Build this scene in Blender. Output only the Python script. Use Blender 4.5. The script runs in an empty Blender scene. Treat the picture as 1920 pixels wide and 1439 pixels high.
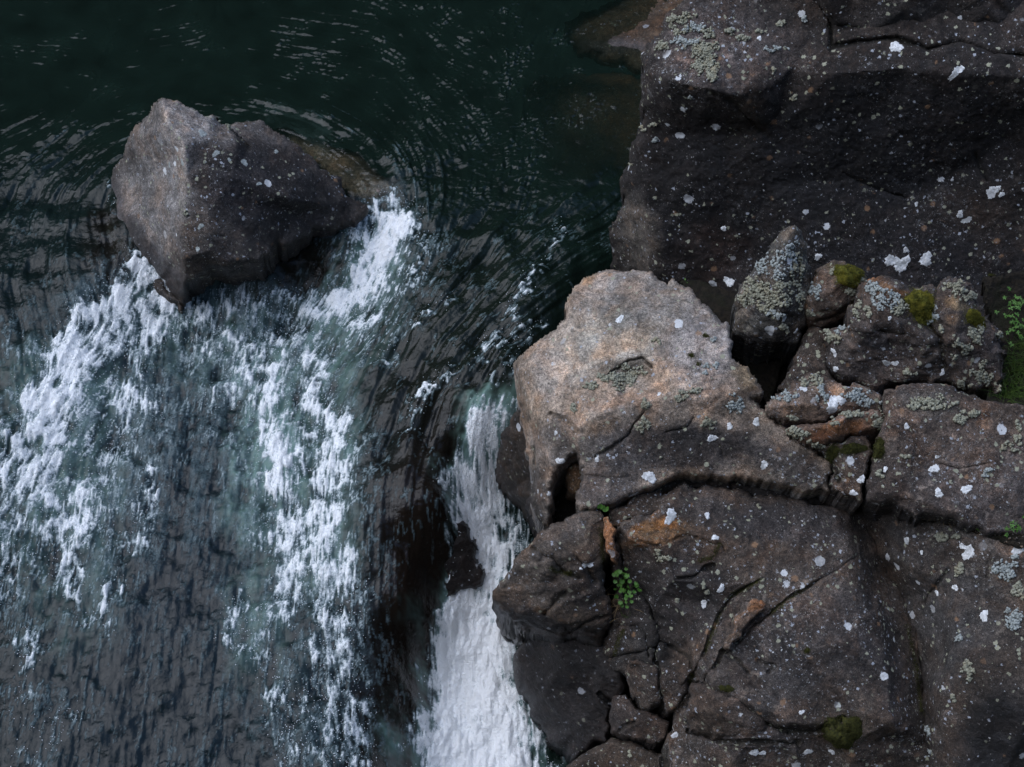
import bpy, math, random
import numpy as np
from mathutils import Vector, Matrix
from mathutils.bvhtree import BVHTree
from mathutils.geometry import delaunay_2d_cdt

random.seed(7)
RNG = np.random.default_rng(11)
sc = bpy.context.scene
COL = sc.collection

# ------------------------------------------------------------------ camera
CAM_H = 8.0
PITCH = math.radians(52)
FPX = 1920 * 50 / 36.0
CX, CY = 960.0, 719.5
cam_d = bpy.data.cameras.new('camera')
cam_d.lens = 50
cam_d.sensor_width = 36
cam_d.clip_start = 0.1
cam_d.clip_end = 2000
cam = bpy.data.objects.new('camera', cam_d)
COL.objects.link(cam)
cam.location = (0, 0, CAM_H)
cam.rotation_euler = (math.pi / 2 - PITCH, 0, 0)
sc.camera = cam

# ------------------------------------------------------------------ light
SUN_EL, SUN_AZ = math.radians(54), math.radians(-82)   # azimuth from +Y, negative = towards -X
world = bpy.data.worlds.new("World")
sc.world = world
world.use_nodes = True
wn = world.node_tree
sky = wn.nodes.new('ShaderNodeTexSky')
sky.sky_type = 'NISHITA'
sky.sun_disc = False
sky.sun_elevation = SUN_EL
sky.sun_rotation = SUN_AZ
sky.air_density = 1.0
sky.dust_density = .5
sky.ozone_density = 2.5
bg = wn.nodes['Background']
wn.links.new(sky.outputs[0], bg.inputs[0])
bg.inputs[1].default_value = 0.15
sun_d = bpy.data.lights.new('sun', 'SUN')
sun_d.energy = 1.4
sun_d.angle = math.radians(85)
sun_d.color = (1.0, 0.98, 0.95)
sun = bpy.data.objects.new('sun', sun_d)
COL.objects.link(sun)
sdir = Vector((math.sin(SUN_AZ) * math.cos(SUN_EL), math.cos(SUN_AZ) * math.cos(SUN_EL), math.sin(SUN_EL)))
sun.rotation_euler = (-sdir).to_track_quat('-Z', 'Y').to_euler()
sc.view_settings.view_transform = 'Standard'
sc.view_settings.look = 'None'
sc.view_settings.exposure = 1.24
sc.view_settings.gamma = 1.0
sc.cycles.max_bounces = 6
sc.cycles.transparent_max_bounces = 8

# ------------------------------------------------------------------ pixel <-> place
_c, _s = math.cos(PITCH), math.sin(PITCH)
def rays(px, py):
    a = (np.asarray(px, float) - CX) / FPX
    b = (CY - np.asarray(py, float)) / FPX
    # right=(1,0,0) up=(0,s,c) fwd=(0,c,-s)
    return np.stack([a, b * _s + _c, b * _c - _s], -1)
def at(px, py, z):
    r = rays(px, py)
    t = (CAM_H - np.asarray(z, float)) / -r[..., 2]
    return r * t[..., None] + np.array([0, 0, CAM_H])
def to_px(p):
    p = np.asarray(p, float) - np.array([0, 0, CAM_H])
    f = p[..., 1] * _c - p[..., 2] * _s
    u = p[..., 1] * _s + p[..., 2] * _c
    return CX + FPX * p[..., 0] / f, CY - FPX * u / f

# ------------------------------------------------------------------ noise
def _hash(ix, iy, iz, seed):
    h = (ix.astype(np.uint32) * np.uint32(374761393) + iy.astype(np.uint32) * np.uint32(668265263)
         + iz.astype(np.uint32) * np.uint32(2147483647 - 58) + np.uint32(seed * 974711 + 17))
    h = (h ^ (h >> np.uint32(13))) * np.uint32(1274126177)
    h = (h ^ (h >> np.uint32(15))) * np.uint32(2246822519)
    return h ^ (h >> np.uint32(16))
def vnoise(P, scale, seed=0):
    """smooth value noise -1..1 at P*scale"""
    q = P * scale + 1000.37
    i = np.floor(q).astype(np.int64)
    f = q - i
    f = f * f * f * (f * (f * 6 - 15) + 10)
    out = 0
    for dx in (0, 1):
        wx = f[..., 0] if dx else 1 - f[..., 0]
        for dy in (0, 1):
            wy = f[..., 1] if dy else 1 - f[..., 1]
            for dz in (0, 1):
                wz = f[..., 2] if dz else 1 - f[..., 2]
                h = _hash(i[..., 0] + dx, i[..., 1] + dy, i[..., 2] + dz, seed).astype(np.float64) / 4294967295.0
                out = out + h * wx * wy * wz
    return out * 2 - 1
def fbm(P, scale, octv=4, seed=0, gain=0.5):
    a, s, t = 1.0, 0, 0
    for k in range(octv):
        s = s + a * vnoise(P, scale * 2.03 ** k, seed + k * 7)
        t += a
        a *= gain
    return s / t
def ridged(P, scale, octv=3, seed=0):
    a, s, t = 1.0, 0, 0
    for k in range(octv):
        s = s + a * (1 - 2 * np.abs(vnoise(P, scale * 2.1 ** k, seed + k * 5)))
        t += a
        a *= 0.5
    return s / t
def cells(P, scale, seed=0):
    """Voronoi: distance to nearest, second nearest and a random value of the nearest cell plus its tilt"""
    q = P * scale + 500.5
    i = np.floor(q).astype(np.int64)
    d1 = np.full(P.shape[0], 9.0); d2 = np.full(P.shape[0], 9.0); rv = np.zeros(P.shape[0]); off = np.zeros(P.shape)
    for dx in (-1, 0, 1):
        for dy in (-1, 0, 1):
            for dz in (-1, 0, 1):
                c = i + np.array([dx, dy, dz])
                jx, jy, jz = [_hash(c[:, 0], c[:, 1], c[:, 2], seed + k).astype(float) / 4294967295.0 for k in (1, 2, 3)]
                v = c + np.stack([jx, jy, jz], -1) - q
                d = np.sqrt((v ** 2).sum(-1))
                near = d < d1
                d2 = np.where(near, d1, np.minimum(d2, d))
                rv = np.where(near, jx * 0.5 + jy * 0.5, rv)
                off = np.where(near[:, None], v, off)
                d1 = np.where(near, d, d1)
    return d1, d2, rv, off
def sstep(a, b, x):
    t = np.clip((x - a) / (b - a), 0, 1)
    return t * t * (3 - 2 * t)
def seg_dist(px, py, line):
    """distance of pixels to a polyline"""
    best = np.full(px.shape, 1e9)
    for (x0, y0), (x1, y1) in zip(line[:-1], line[1:]):
        dx, dy = x1 - x0, y1 - y0
        L = dx * dx + dy * dy + 1e-9
        t = np.clip(((px - x0) * dx + (py - y0) * dy) / L, 0, 1)
        best = np.minimum(best, np.hypot(px - x0 - t * dx, py - y0 - t * dy))
    return best

# ------------------------------------------------------------------ materials
class NT:
    def __init__(s, name):
        s.m = bpy.data.materials.new(name); s.m.use_nodes = True
        s.t = s.m.node_tree; s.t.nodes.clear()
        s.out = s.n('ShaderNodeOutputMaterial')
    def n(s, typ, **kw):
        x = s.t.nodes.new(typ)
        for k, v in kw.items():
            if hasattr(x, k): setattr(x, k, v)
        return x
    def l(s, a, b): s.t.links.new(a, b)
    def val(s, sock, v):
        if isinstance(v, bpy.types.NodeSocket): s.l(v, sock)
        else: sock.default_value = v
    def math(s, op, a, b=0.0, c=None, clamp=False):
        x = s.n('ShaderNodeMath', operation=op); x.use_clamp = clamp
        s.val(x.inputs[0], a); s.val(x.inputs[1], b)
        if c is not None: s.val(x.inputs[2], c)
        return x.outputs[0]
    def mix(s, f, a, b, mode='MIX'):
        x = s.n('ShaderNodeMix', data_type='RGBA', blend_type=mode)
        s.val(x.inputs[0], f)
        for k, v in ((6, a), (7, b)):
            if isinstance(v, tuple): v = (v[0], v[1], v[2], 1)
            s.val(x.inputs[k], v)
        return x.outputs[2]
    def ss(s, v, a, b, c0=0.0, c1=1.0):
        x = s.n('ShaderNodeMapRange', interpolation_type='SMOOTHSTEP')
        s.val(x.inputs[0], v); s.val(x.inputs[1], a); s.val(x.inputs[2], b)
        x.inputs[3].default_value = c0; x.inputs[4].default_value = c1
        return x.outputs[0]
    def noise(s, vec, scale, detail=4, rough=.55, dist=0.0):
        x = s.n('ShaderNodeTexNoise'); s.l(vec, x.inputs['Vector'])
        x.inputs['Scale'].default_value = scale; x.inputs['Detail'].default_value = detail
        x.inputs['Roughness'].default_value = rough; x.inputs['Distortion'].default_value = dist
        return x
    def attr(s, name):
        return s.n('ShaderNodeAttribute', attribute_name=name)

def rock_material():
    k = NT('lichened_basalt')
    geo = k.n('ShaderNodeNewGeometry')
    pos = geo.outputs['Position']
    tint = k.attr('tint').outputs['Color']
    lich = k.attr('lich').outputs['Fac']
    wet = k.attr('wet').outputs['Fac']
    nA = k.noise(pos, 2.2, 5, .6); nB = k.noise(pos, 9, 6, .65, .4); nC = k.noise(pos, 45, 5, .7); nD = k.noise(pos, 150, 4, .8)
    f = k.math('MULTIPLY', k.ss(nA.outputs[0], .3, .7, .62, 1.38), k.ss(nB.outputs[0], .3, .7, .62, 1.42))
    f = k.math('MULTIPLY', f, k.ss(nC.outputs[0], .3, .7, .55, 1.45))
    f = k.math('MULTIPLY', f, k.ss(nD.outputs[0], .34, .68, .35, 1.75))
    comb = k.n('ShaderNodeCombineXYZ')
    for q in range(3): k.l(f, comb.inputs[q])
    c = k.mix(1.0, tint, comb.outputs[0], 'MULTIPLY')
    # hue shifts: rusty brown and violet grey blotches
    hue = k.ss(k.noise(pos, 5.5, 5, .6, .6).outputs[0], .42, .68)
    c = k.mix(k.math('MULTIPLY', hue, .7), c, k.mix(1.0, c, (1.25, .98, .78), 'MULTIPLY'))
    hue2 = k.ss(k.noise(pos, 13, 4, .6, 1.0).outputs[0], .56, .72)
    c = k.mix(k.math('MULTIPLY', hue2, .5), c, k.mix(1.0, c, (1.25, 1.2, 1.2), 'MULTIPLY'))
    # warped position for ragged spots
    wv = k.n('ShaderNodeVectorMath', operation='MULTIPLY_ADD')
    k.l(k.noise(pos, 60, 4, .7).outputs['Color'], wv.inputs[0]); wv.inputs[1].default_value = (.036, .036, .036); k.l(pos, wv.inputs[2])
    wpos = wv.outputs[0]
    bumps = []
    def spots(scale, prob, size, colr, edge, gate_scale, gate_lo, gate_hi, lichw=True, strength=1.0):
        nonlocal c
        v = k.n('ShaderNodeTexVoronoi'); k.l(wpos, v.inputs['Vector']); v.inputs['Scale'].default_value = scale
        sep = k.n('ShaderNodeSeparateColor'); k.l(v.outputs['Color'], sep.inputs[0])
        rad = k.math('MULTIPLY', k.math('POWER', sep.outputs[0], 2.0), size)
        m = k.ss(k.math('SUBTRACT', rad, v.outputs['Distance']), 0.0, edge)
        g = k.ss(k.noise(pos, gate_scale, 3, .6).outputs[0], gate_lo, gate_hi)
        if lichw: g = k.math('MULTIPLY', g, lich)
        sel = k.ss(k.math('ADD', sep.outputs[1], k.math('MULTIPLY', g, prob)), .93, 1.0)
        m = k.math('MULTIPLY', m, sel)
        m = k.math('MULTIPLY', m, k.ss(nD.outputs[0], .25, .5, .45, 1.0))
        m = k.math('MULTIPLY', m, strength)
        c = k.mix(m, c, colr)
        return m
    def crust(scale, lo, hi, colr, gs, g0, g1, strength, det=8):
        nonlocal c
        if isinstance(colr, tuple) and len(colr) == 4:
            colr = k.mix(colr[3], k.mix(1.0, c, colr[:3], 'MULTIPLY'), (.30, .29, .27))
        m = k.ss(k.noise(wpos, scale, det, .72, .3).outputs[0], lo, hi)
        g = k.math('MULTIPLY', k.ss(k.noise(pos, gs, 4, .6).outputs[0], g0, g1), lich)
        m = k.math('MULTIPLY', k.math('MULTIPLY', m, g), strength, clamp=True)
        c = k.mix(m, c, colr)
        return m
    p0 = crust(7, .53, .60, (1.95, 1.87, 1.8, .02), 1.6, .35, .62, .85)
    pd_ = crust(11, .50, .60, (.42, .41, .43, .0), 1.9, .38, .6, .8)
    p1 = crust(13, .555, .61, (2.4, 2.3, 2.1, .14), 1.8, .42, .62, .95)
    p2 = crust(24, .60, .65, (.20, .125, .075), 1.7, .46, .66, .7)
    p3 = crust(33, .585, .63, (.40, .40, .40), 1.7, .46, .62, .9)
    p4 = crust(80, .61, .66, (.40, .39, .37), 4.3, .4, .6, .85, 5)
    m1 = spots(34, .42, .62, (.30, .30, .22), .10, 3.0, .35, .65)          # grey green crust
    m2 = spots(21, .30, .60, (.30, .17, .09), .25, 2.2, .45, .7, strength=.6)   # ochre crust
    m3 = spots(52, .26, .62, (.36, .38, .42), .08, 2.5, .46, .64)          # blue grey dots
    m4 = spots(85, .22, .62, (.50, .50, .50), .10, 4.0, .54, .68)          # small pale flecks
    m5 = spots(14, .12, .60, (.60, .61, .62), .05, 1.6, .45, .68)          # larger white rosettes
    m6 = spots(150, .25, .7, (.38, .35, .33), .15, 5.0, .5, .66, strength=.7)
    # dark pores
    vp = k.n('ShaderNodeTexVoronoi'); k.l(pos, vp.inputs['Vector']); vp.inputs['Scale'].default_value = 42
    sp = k.n('ShaderNodeSeparateColor'); k.l(vp.outputs['Color'], sp.inputs[0])
    pore = k.math('MULTIPLY', k.ss(vp.outputs['Distance'], .22, .12), k.ss(sp.outputs[0], .8, .86))
    c = k.mix(k.math('MULTIPLY', pore, .8), c, (.008, .007, .006))
    # wetness
    c = k.mix(wet, c, k.mix(1.0, c, (.42, .42, .45), 'MULTIPLY'))
    b = k.n('ShaderNodeBsdfPrincipled')
    k.l(c, b.inputs['Base Color'])
    k.val(b.inputs['Roughness'], k.math('ADD', k.math('MULTIPLY', wet, -.52), .86))
    b.inputs['Specular IOR Level'].default_value = .35
    # bump
    h = k.math('MULTIPLY', nB.outputs[0], .020)
    h = k.math('ADD', h, k.math('MULTIPLY', nC.outputs[0], .016))
    h = k.math('ADD', h, k.math('MULTIPLY', nD.outputs[0], .0062))
    h = k.math('ADD', h, k.math('MULTIPLY', pore, -.008))
    lm = k.math('ADD', k.math('ADD', k.math('ADD', m1, m5), k.math('ADD', m3, m4)), k.math('ADD', p1, k.math('ADD', p3, p4)))
    h = k.math('ADD', h, k.math('MULTIPLY', k.math('MINIMUM', lm, 1.0), .003))
    bp = k.n('ShaderNodeBump'); bp.inputs['Strength'].default_value = .75; bp.inputs['Distance'].default_value = 1.0
    k.l(h, bp.inputs['Height']); k.l(bp.outputs[0], b.inputs['Normal'])
    k.l(b.outputs[0], k.out.inputs[0])
    return k.m

def plain_mottled(name, c0, c1, scale=60, rough=.9, bump=.004, c2=None):
    k = NT(name)
    pos = k.n('ShaderNodeNewGeometry').outputs['Position']
    n = k.noise(pos, scale, 4, .7)
    n2 = k.noise(pos, scale * .22, 3, .6)
    c = k.mix(k.ss(n.outputs[0], .35, .65), c0, c1)
    if c2: c = k.mix(k.ss(n2.outputs[0], .48, .66), c, c2)
    b = k.n('ShaderNodeBsdfPrincipled'); k.l(c, b.inputs['Base Color'])
    b.inputs['Roughness'].default_value = rough; b.inputs['Specular IOR Level'].default_value = .25
    bp = k.n('ShaderNodeBump'); bp.inputs['Distance'].default_value = bump * 3
    k.l(n.outputs[0], bp.inputs['Height']); k.l(bp.outputs[0], b.inputs['Normal'])
    k.l(b.outputs[0], k.out.inputs[0])
    return k.m

def water_material():
    k = NT('river_water')
    pos = k.n('ShaderNodeNewGeometry').outputs['Position']
    foam = k.attr('foam').outputs['Fac']; aer = k.attr('aer').outputs['Fac']
    clear = k.attr('clear').outputs['Fac']; rip = k.attr('rip').outputs['Fac']
    body = k.attr('body').outputs['Color']
    n1 = k.noise(pos, 26, 4, .6, .5); n2 = k.noise(pos, 75, 3, .6, .3); n3 = k.noise(pos, 210, 2, .6)
    h = k.math('ADD', k.math('MULTIPLY', n1.outputs[0], .0055), k.math('MULTIPLY', n2.outputs[0], .0022))
    h = k.math('MULTIPLY', h, rip)
    h = k.math('ADD', h, k.math('MULTIPLY', k.math('MULTIPLY', k.math('ADD', n3.outputs[0], k.math('MULTIPLY', n2.outputs[0], 3.0)), foam), .0045))
    bp = k.n('ShaderNodeBump'); bp.inputs['Strength'].default_value = 1; bp.inputs['Distance'].default_value = 1
    k.l(h, bp.inputs['Height'])
    col = k.mix(k.ss(aer, 0, 1), body, (.11, .18, .155))
    dif = k.n('ShaderNodeBsdfDiffuse'); k.l(col, dif.inputs[0])
    tr = k.n('ShaderNodeBsdfTransparent'); tr.inputs[0].default_value = (.80, .86, .78, 1)
    m1 = k.n('ShaderNodeMixShader'); k.l(clear, m1.inputs[0]); k.l(dif.outputs[0], m1.inputs[1]); k.l(tr.outputs[0], m1.inputs[2])
    gl = k.n('ShaderNodeBsdfGlossy'); gl.inputs['Roughness'].default_value = .07; k.l(bp.outputs[0], gl.inputs['Normal'])
    fr = k.n('ShaderNodeFresnel'); fr.inputs['IOR'].default_value = 1.33; k.l(bp.outputs[0], fr.inputs['Normal'])
    m2 = k.n('ShaderNodeMixShader'); k.l(fr.outputs[0], m2.inputs[0]); k.l(m1.outputs[0], m2.inputs[1]); k.l(gl.outputs[0], m2.inputs[2])
    # froth: the soft density broken up by fine bubbles, a little longer along the run of the river
    mp = k.n('ShaderNodeMapping'); k.l(pos, mp.inputs[0]); mp.inputs['Scale'].default_value = (1, .72, .72)
    fA = k.noise(mp.outputs[0], 34, 7, .72, .9); fB = k.noise(mp.outputs[0], 120, 4, .75, .4)
    rg = k.math('ABSOLUTE', k.math('SUBTRACT', fA.outputs[0], .5))
    rg = k.math('SUBTRACT', .10, rg)
    br = k.math('ADD', k.math('MULTIPLY', rg, 2.6), k.math('MULTIPLY', k.math('SUBTRACT', fB.outputs[0], .5), k.ss(foam, .1, .7, .5, 1.5)))
    br = k.math('ADD', br, k.math('MULTIPLY', k.math('SUBTRACT', fA.outputs[0], .5), 1.2))
    inn = k.ss(foam, .0, .12)
    fb = k.math('ADD', foam, k.math('MULTIPLY', k.math('MULTIPLY', br, inn), .62))
    ff = k.ss(fb, .04, .95)
    whit = k.ss(k.math('ADD', foam, k.math('MULTIPLY', br, .75)), .30, 1.30)
    fc = k.mix(whit, (.14, .215, .235), (.93, .945, .95))
    wd = k.n('ShaderNodeBsdfPrincipled'); k.l(fc, wd.inputs['Base Color']); wd.inputs['Roughness'].default_value = .55
    wd.inputs['Specular IOR Level'].default_value = .3
    k.l(bp.outputs[0], wd.inputs['Normal'])
    m3 = k.n('ShaderNodeMixShader'); k.l(ff, m3.inputs[0]); k.l(m2.outputs[0], m3.inputs[1]); k.l(wd.outputs[0], m3.inputs[2])
    k.l(m3.outputs[0], k.out.inputs[0])
    return k.m

M_ROCK = rock_material()
M_WATER = water_material()
M_CRUST = plain_mottled('white_crust_lichen', (.46, .47, .47), (.80, .81, .82), 70, .9, .003, (.36, .37, .37))
M_CLUMP = plain_mottled('grey_green_lichen', (.15, .15, .11), (.33, .33, .26), 90, .95, .002, (.26, .24, .17))
M_CLUMPB = plain_mottled('blue_grey_lichen', (.20, .22, .22), (.36, .39, .37), 90, .95, .002)
M_MOSS = plain_mottled('green_moss', (.035, .038, .006), (.12, .115, .014), 70, .95, .002, (.17, .15, .02))
M_MOSSD = plain_mottled('dark_moss', (.018, .020, .005), (.05, .05, .009), 70, .95, .002)
M_LEAF = plain_mottled('herb_leaf', (.035, .095, .014), (.075, .165, .028), 50, .5, .0005)
M_GRASS = plain_mottled('grass_blade', (.025, .055, .010), (.06, .10, .016), 30, .6, .0005)
M_DRY = plain_mottled('dry_straw', (.20, .13, .06), (.34, .24, .12), 60, .8, .0005)
M_SOIL = plain_mottled('dark_soil', (.006, .005, .004), (.022, .017, .011), 30, .95, .01, (.012, .012, .006))

# ------------------------------------------------------------------ mesh helpers
def new_mesh(name, V, F, mat, smooth=True, origin=None, parent=None):
    V = np.asarray(V, np.float32)
    me = bpy.data.meshes.new(name)
    if origin is not None: V = V - np.asarray(origin, np.float32)
    if isinstance(F, list) and F and not isinstance(F[0], np.ndarray) and len({len(f) for f in F}) > 1:
        me.from_pydata(V.tolist(), [], F)
    else:
        parts = F if (isinstance(F, list) and F and isinstance(F[0], np.ndarray) and F[0].ndim == 2) else [np.asarray(F)]
        tot = sum(p.size for p in parts); nf = sum(len(p) for p in parts)
        me.vertices.add(len(V)); me.vertices.foreach_set('co', V.ravel())
        me.loops.add(tot); me.loops.foreach_set('vertex_index', np.concatenate([p.ravel() for p in parts]).astype(np.int32))
        starts = []; k = 0
        for p in parts:
            starts.append(k + np.arange(len(p)) * p.shape[1]); k += p.size
        me.polygons.add(nf); me.polygons.foreach_set('loop_start', np.concatenate(starts).astype(np.int32))
        me.update(calc_edges=True)
    if smooth:
        me.polygons.foreach_set('use_smooth', np.ones(len(me.polygons), bool))
    me.materials.append(mat)
    o = bpy.data.objects.new(name, me)
    COL.objects.link(o)
    if parent is not None: o.parent = parent
    elif origin is not None: o.location = [float(v) for v in origin]
    return o
def add_attr(o, name, arr, typ='FLOAT'):
    a = o.data.attributes.new(name, typ, 'POINT')
    if typ == 'FLOAT': a.data.foreach_set('value', np.asarray(arr, np.float32).ravel())
    else:
        arr = np.concatenate([arr, np.ones((len(arr), 1))], 1)
        a.data.foreach_set('color', np.asarray(arr, np.float32).ravel())
def tag(o, label=None, cat=None, group=None, kind=None):
    if label: o['label'] = label
    if cat: o['category'] = cat
    if group: o['group'] = group
    if kind: o['kind'] = kind
    return o

# ------------------------------------------------------------------ rocks
ROCKS = {}
def ragged(poly, amp, seed):
    """subdivide an outline of (px,py,z) and shake it so no edge is straight"""
    rng = np.random.default_rng(seed)
    P = [np.array(p, float) for p in poly]
    for it in range(4):
        Q = []
        for a, b in zip(P, P[1:] + P[:1]):
            Q.append(a)
            L = math.hypot(b[0] - a[0], b[1] - a[1])
            if L > 5:
                n = np.array([-(b[1] - a[1]), b[0] - a[0]]) / L
                m = (a + b) / 2
                m[:2] += n * rng.normal() * amp * min(L, 60) * .14
                Q.append(m)
        P = Q
    return P
def inside(px, py, poly):
    r = np.zeros(px.shape, bool)
    n = len(poly)
    for i in range(n):
        x0, y0 = poly[i][:2]; x1, y1 = poly[(i + 1) % n][:2]
        if y0 == y1: continue
        c = ((y0 > py) != (y1 > py)) & (px < (x1 - x0) * (py - y0) / (y1 - y0) + x0)
        r ^= c
    return r

def rock(name, label, cat, outline, inner=(), lines=(), cracks=(), paint=(), tint=(.09, .082, .078), lich=.6, wet=0.0,
         amp=.02, fine=.004, step=2.4, round_px=14, round_m=.10, back=.8, rag=1.0, soft=1, facet=.02, facet_scale=4.0,
         wetline=None, mat=None, group=None, seed=None, pits=0.0, ledge=0.0, ldir=(.5, .3, .8), lfreq=5.0):
    rag = rag * .8
    seed = seed or (abs(hash(name + label[:9])) % 9999 if False else sum(ord(c) * (i + 1) for i, c in enumerate(label)) % 9973)
    pts = {}; edges = []
    def key(p):
        q = (round(p[0], 1), round(p[1], 1))
        if q not in pts: pts[q] = (len(pts), p[2])
        return pts[q][0]
    O = ragged(outline, rag, seed)
    ids = [key(p) for p in O]
    for a, b in zip(ids, ids[1:] + ids[:1]):
        if a != b: edges.append((a, b))
    for p in inner: key(p)
    for ln in lines:
        li = [key(p) for p in ln]
        edges += list(zip(li[:-1], li[1:]))
    V2 = [Vector(q) for q in pts]; Z = [pts[q][1] for q in pts]
    rv, re, rf, ov, oe, of = delaunay_2d_cdt(V2, edges, [], 1, 1e-4)
    zz = []
    for i, o_ in enumerate(ov):
        if o_: zz.append(Z[o_[0]])
        else:   # crossing point: nearest known
            d = [(v - rv[i]).length_squared for v in V2]
            j = np.argsort(d)[:3]; w = 1 / (np.array([d[q] for q in j]) + 1)
            zz.append(float((w * np.array([Z[q] for q in j])).sum() / w.sum()))
    vx = np.array([v[0] for v in rv]); vy = np.array([v[1] for v in rv])
    wp = at(vx, vy, np.array(zz))
    r = rays(vx, vy)
    invt = 1.0 / ((wp[:, 2] - CAM_H) / r[:, 2])
    x0, x1, y0, y1 = vx.min() - 2 * step, vx.max() + 2 * step, vy.min() - 2 * step, vy.max() + 2 * step
    gx = np.arange(x0, x1, step); gy = np.arange(y0, y1, step)
    GX, GY = np.meshgrid(gx, gy)
    IT = np.full(GX.shape, np.nan)
    for f in rf:
        if len(f) < 3: continue
        for q in range(1, len(f) - 1):
            i0, i1, i2 = f[0], f[q], f[q + 1]
            ax, ay, bx_, by_, cx_, cy_ = vx[i0], vy[i0], vx[i1], vy[i1], vx[i2], vy[i2]
            det = (bx_ - ax) * (cy_ - ay) - (cx_ - ax) * (by_ - ay)
            if abs(det) < 1e-6: continue
            ja = max(0, int((min(ax, bx_, cx_) - x0) / step)); jb = int((max(ax, bx_, cx_) - x0) / step) + 2
            ia = max(0, int((min(ay, by_, cy_) - y0) / step)); ib = int((max(ay, by_, cy_) - y0) / step) + 2
            X = GX[ia:ib, ja:jb]; Y = GY[ia:ib, ja:jb]
            w1 = ((X - ax) * (cy_ - ay) - (cx_ - ax) * (Y - ay)) / det
            w2 = ((bx_ - ax) * (Y - ay) - (X - ax) * (by_ - ay)) / det
            ok = (w1 >= -.01) & (w2 >= -.01) & (w1 + w2 <= 1.01)
            val = invt[i0] * (1 - w1 - w2) + invt[i1] * w1 + invt[i2] * w2
            sub = IT[ia:ib, ja:jb]; sub[ok] = val[ok]
    # soften creases
    M0 = ~np.isnan(IT)
    W = M0.astype(float); A = np.where(M0, IT, 0)
    def blur(a):
        a = np.pad(a, 1, mode='edge')
        a = a[:-2] * .25 + a[1:-1] * .5 + a[2:] * .25
        return a[:, :-2] * .25 + a[:, 1:-1] * .5 + a[:, 2:] * .25
    for _ in range(soft * 2):
        A = blur(A); W = blur(W)
        A = np.where(M0, A, A); 
    IT = np.where(M0, A / np.maximum(W, 1e-6), np.nan)
    outl = [(p[0], p[1]) for p in O]
    inm = inside(GX, GY, outl) & M0
    # drop stray single cells
    nb = np.pad(inm, 1); cnt = sum(nb[1 + a:nb.shape[0] - 1 + a, 1 + b:nb.shape[1] - 1 + b].astype(int) for a, b in ((0, 1), (1, 0), (0, -1), (-1, 0)))
    inm &= cnt >= 2
    cell = inm[:-1, :-1] & inm[1:, :-1] & inm[:-1, 1:] & inm[1:, 1:]
    used = np.zeros(inm.shape, bool)
    for a in (0, 1):
        for b in (0, 1):
            used[a:used.shape[0] - 1 + a, b:used.shape[1] - 1 + b] |= cell
    idx = -np.ones(inm.shape, int); idx[used] = np.arange(used.sum())
    full = np.zeros(used.shape, int)
    for a in (0, 1):
        for b in (0, 1):
            full[a:used.shape[0] - 1 + a, b:used.shape[1] - 1 + b] += cell
    edgev = used & (full < 4)
    PX = GX[used].copy(); PY = GY[used].copy(); T = 1.0 / IT[used]
    # snap the rim to the outline
    ev = edgev[used]
    ex, ey = PX[ev], PY[ev]
    best = np.full(ex.shape, 1e9); nx_, ny_ = ex.copy(), ey.copy()
    cl = outl + outl[:1]
    for (ax, ay), (bx_, by_) in zip(cl[:-1], cl[1:]):
        dx, dy = bx_ - ax, by_ - ay; L = dx * dx + dy * dy + 1e-9
        t = np.clip(((ex - ax) * dx + (ey - ay) * dy) / L, 0, 1)
        qx, qy = ax + t * dx, ay + t * dy; d = np.hypot(ex - qx, ey - qy)
        m = d < best; best = np.where(m, d, best); nx_ = np.where(m, qx, nx_); ny_ = np.where(m, qy, ny_)
    m = best < step * 1.2
    ex = np.where(m, nx_, ex); ey = np.where(m, ny_, ey)
    PX[ev] = ex; PY[ev] = ey
    # round off towards the rim
    d = seg_dist(PX, PY, cl)
    if round_px > 0:
        q = np.clip(1 - d / round_px, 0, 1)
        T = T + round_m * (1 - np.sqrt(np.maximum(1 - q * q, 0)))
    R = rays(PX, PY)
    C = np.array([0, 0, CAM_H])
    P = C + R * T[:, None]
    # cracks: grooves along traced lines
    wob = fbm(P, 7, 3, seed + 3) * 5 + fbm(P, 30, 2, seed + 4) * 2
    wob2 = fbm(P, 7, 3, seed + 5) * 5 + fbm(P, 30, 2, seed + 6) * 2
    darkc = np.zeros(len(P))
    for cr in cracks:
        pl, w, dep = cr[0], cr[1], cr[2]
        dd = seg_dist(PX + wob, PY + wob2, pl)
        ww = w * (1 + .5 * vnoise(P, 9, seed + 8))
        g = np.clip(1.25 - dd / np.maximum(ww, .5), 0, 1) ** 1.1
        P = P + (R / np.linalg.norm(R, axis=1)[:, None]) * (g * dep)[:, None]
        darkc = np.maximum(darkc, g * min(1, dep / .05))
    # normals on the grid
    G = np.full(used.shape + (3,), np.nan); G[used] = P
    def diff(a, ax_):
        f = np.full(a.shape, np.nan); sl = [slice(None)] * 3
        fw = np.roll(a, -1, ax_) - a; bw = a - np.roll(a, 1, ax_)
        return np.where(np.isnan(fw), bw, np.where(np.isnan(bw), fw, (fw + bw) / 2))
    N = np.cross(diff(G, 0), diff(G, 1))[used]
    N = np.nan_to_num(N, nan=0.0)
    ln_ = np.linalg.norm(N, axis=1)[:, None]
    N = np.where(ln_ > 1e-12, N / np.maximum(ln_, 1e-12), -R / np.linalg.norm(R, axis=1)[:, None])
    sgn = np.sign(-(N * R).sum(1)); N *= np.where(sgn == 0, 1, sgn)[:, None]
    rim = sstep(0, 10, d)
    Pw = P + .06 * np.stack([fbm(P, 3, 2, seed + 21), fbm(P, 3, 2, seed + 22), fbm(P, 3, 2, seed + 23)], -1)
    D = amp * fbm(P, 1.6, 3, seed)
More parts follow.
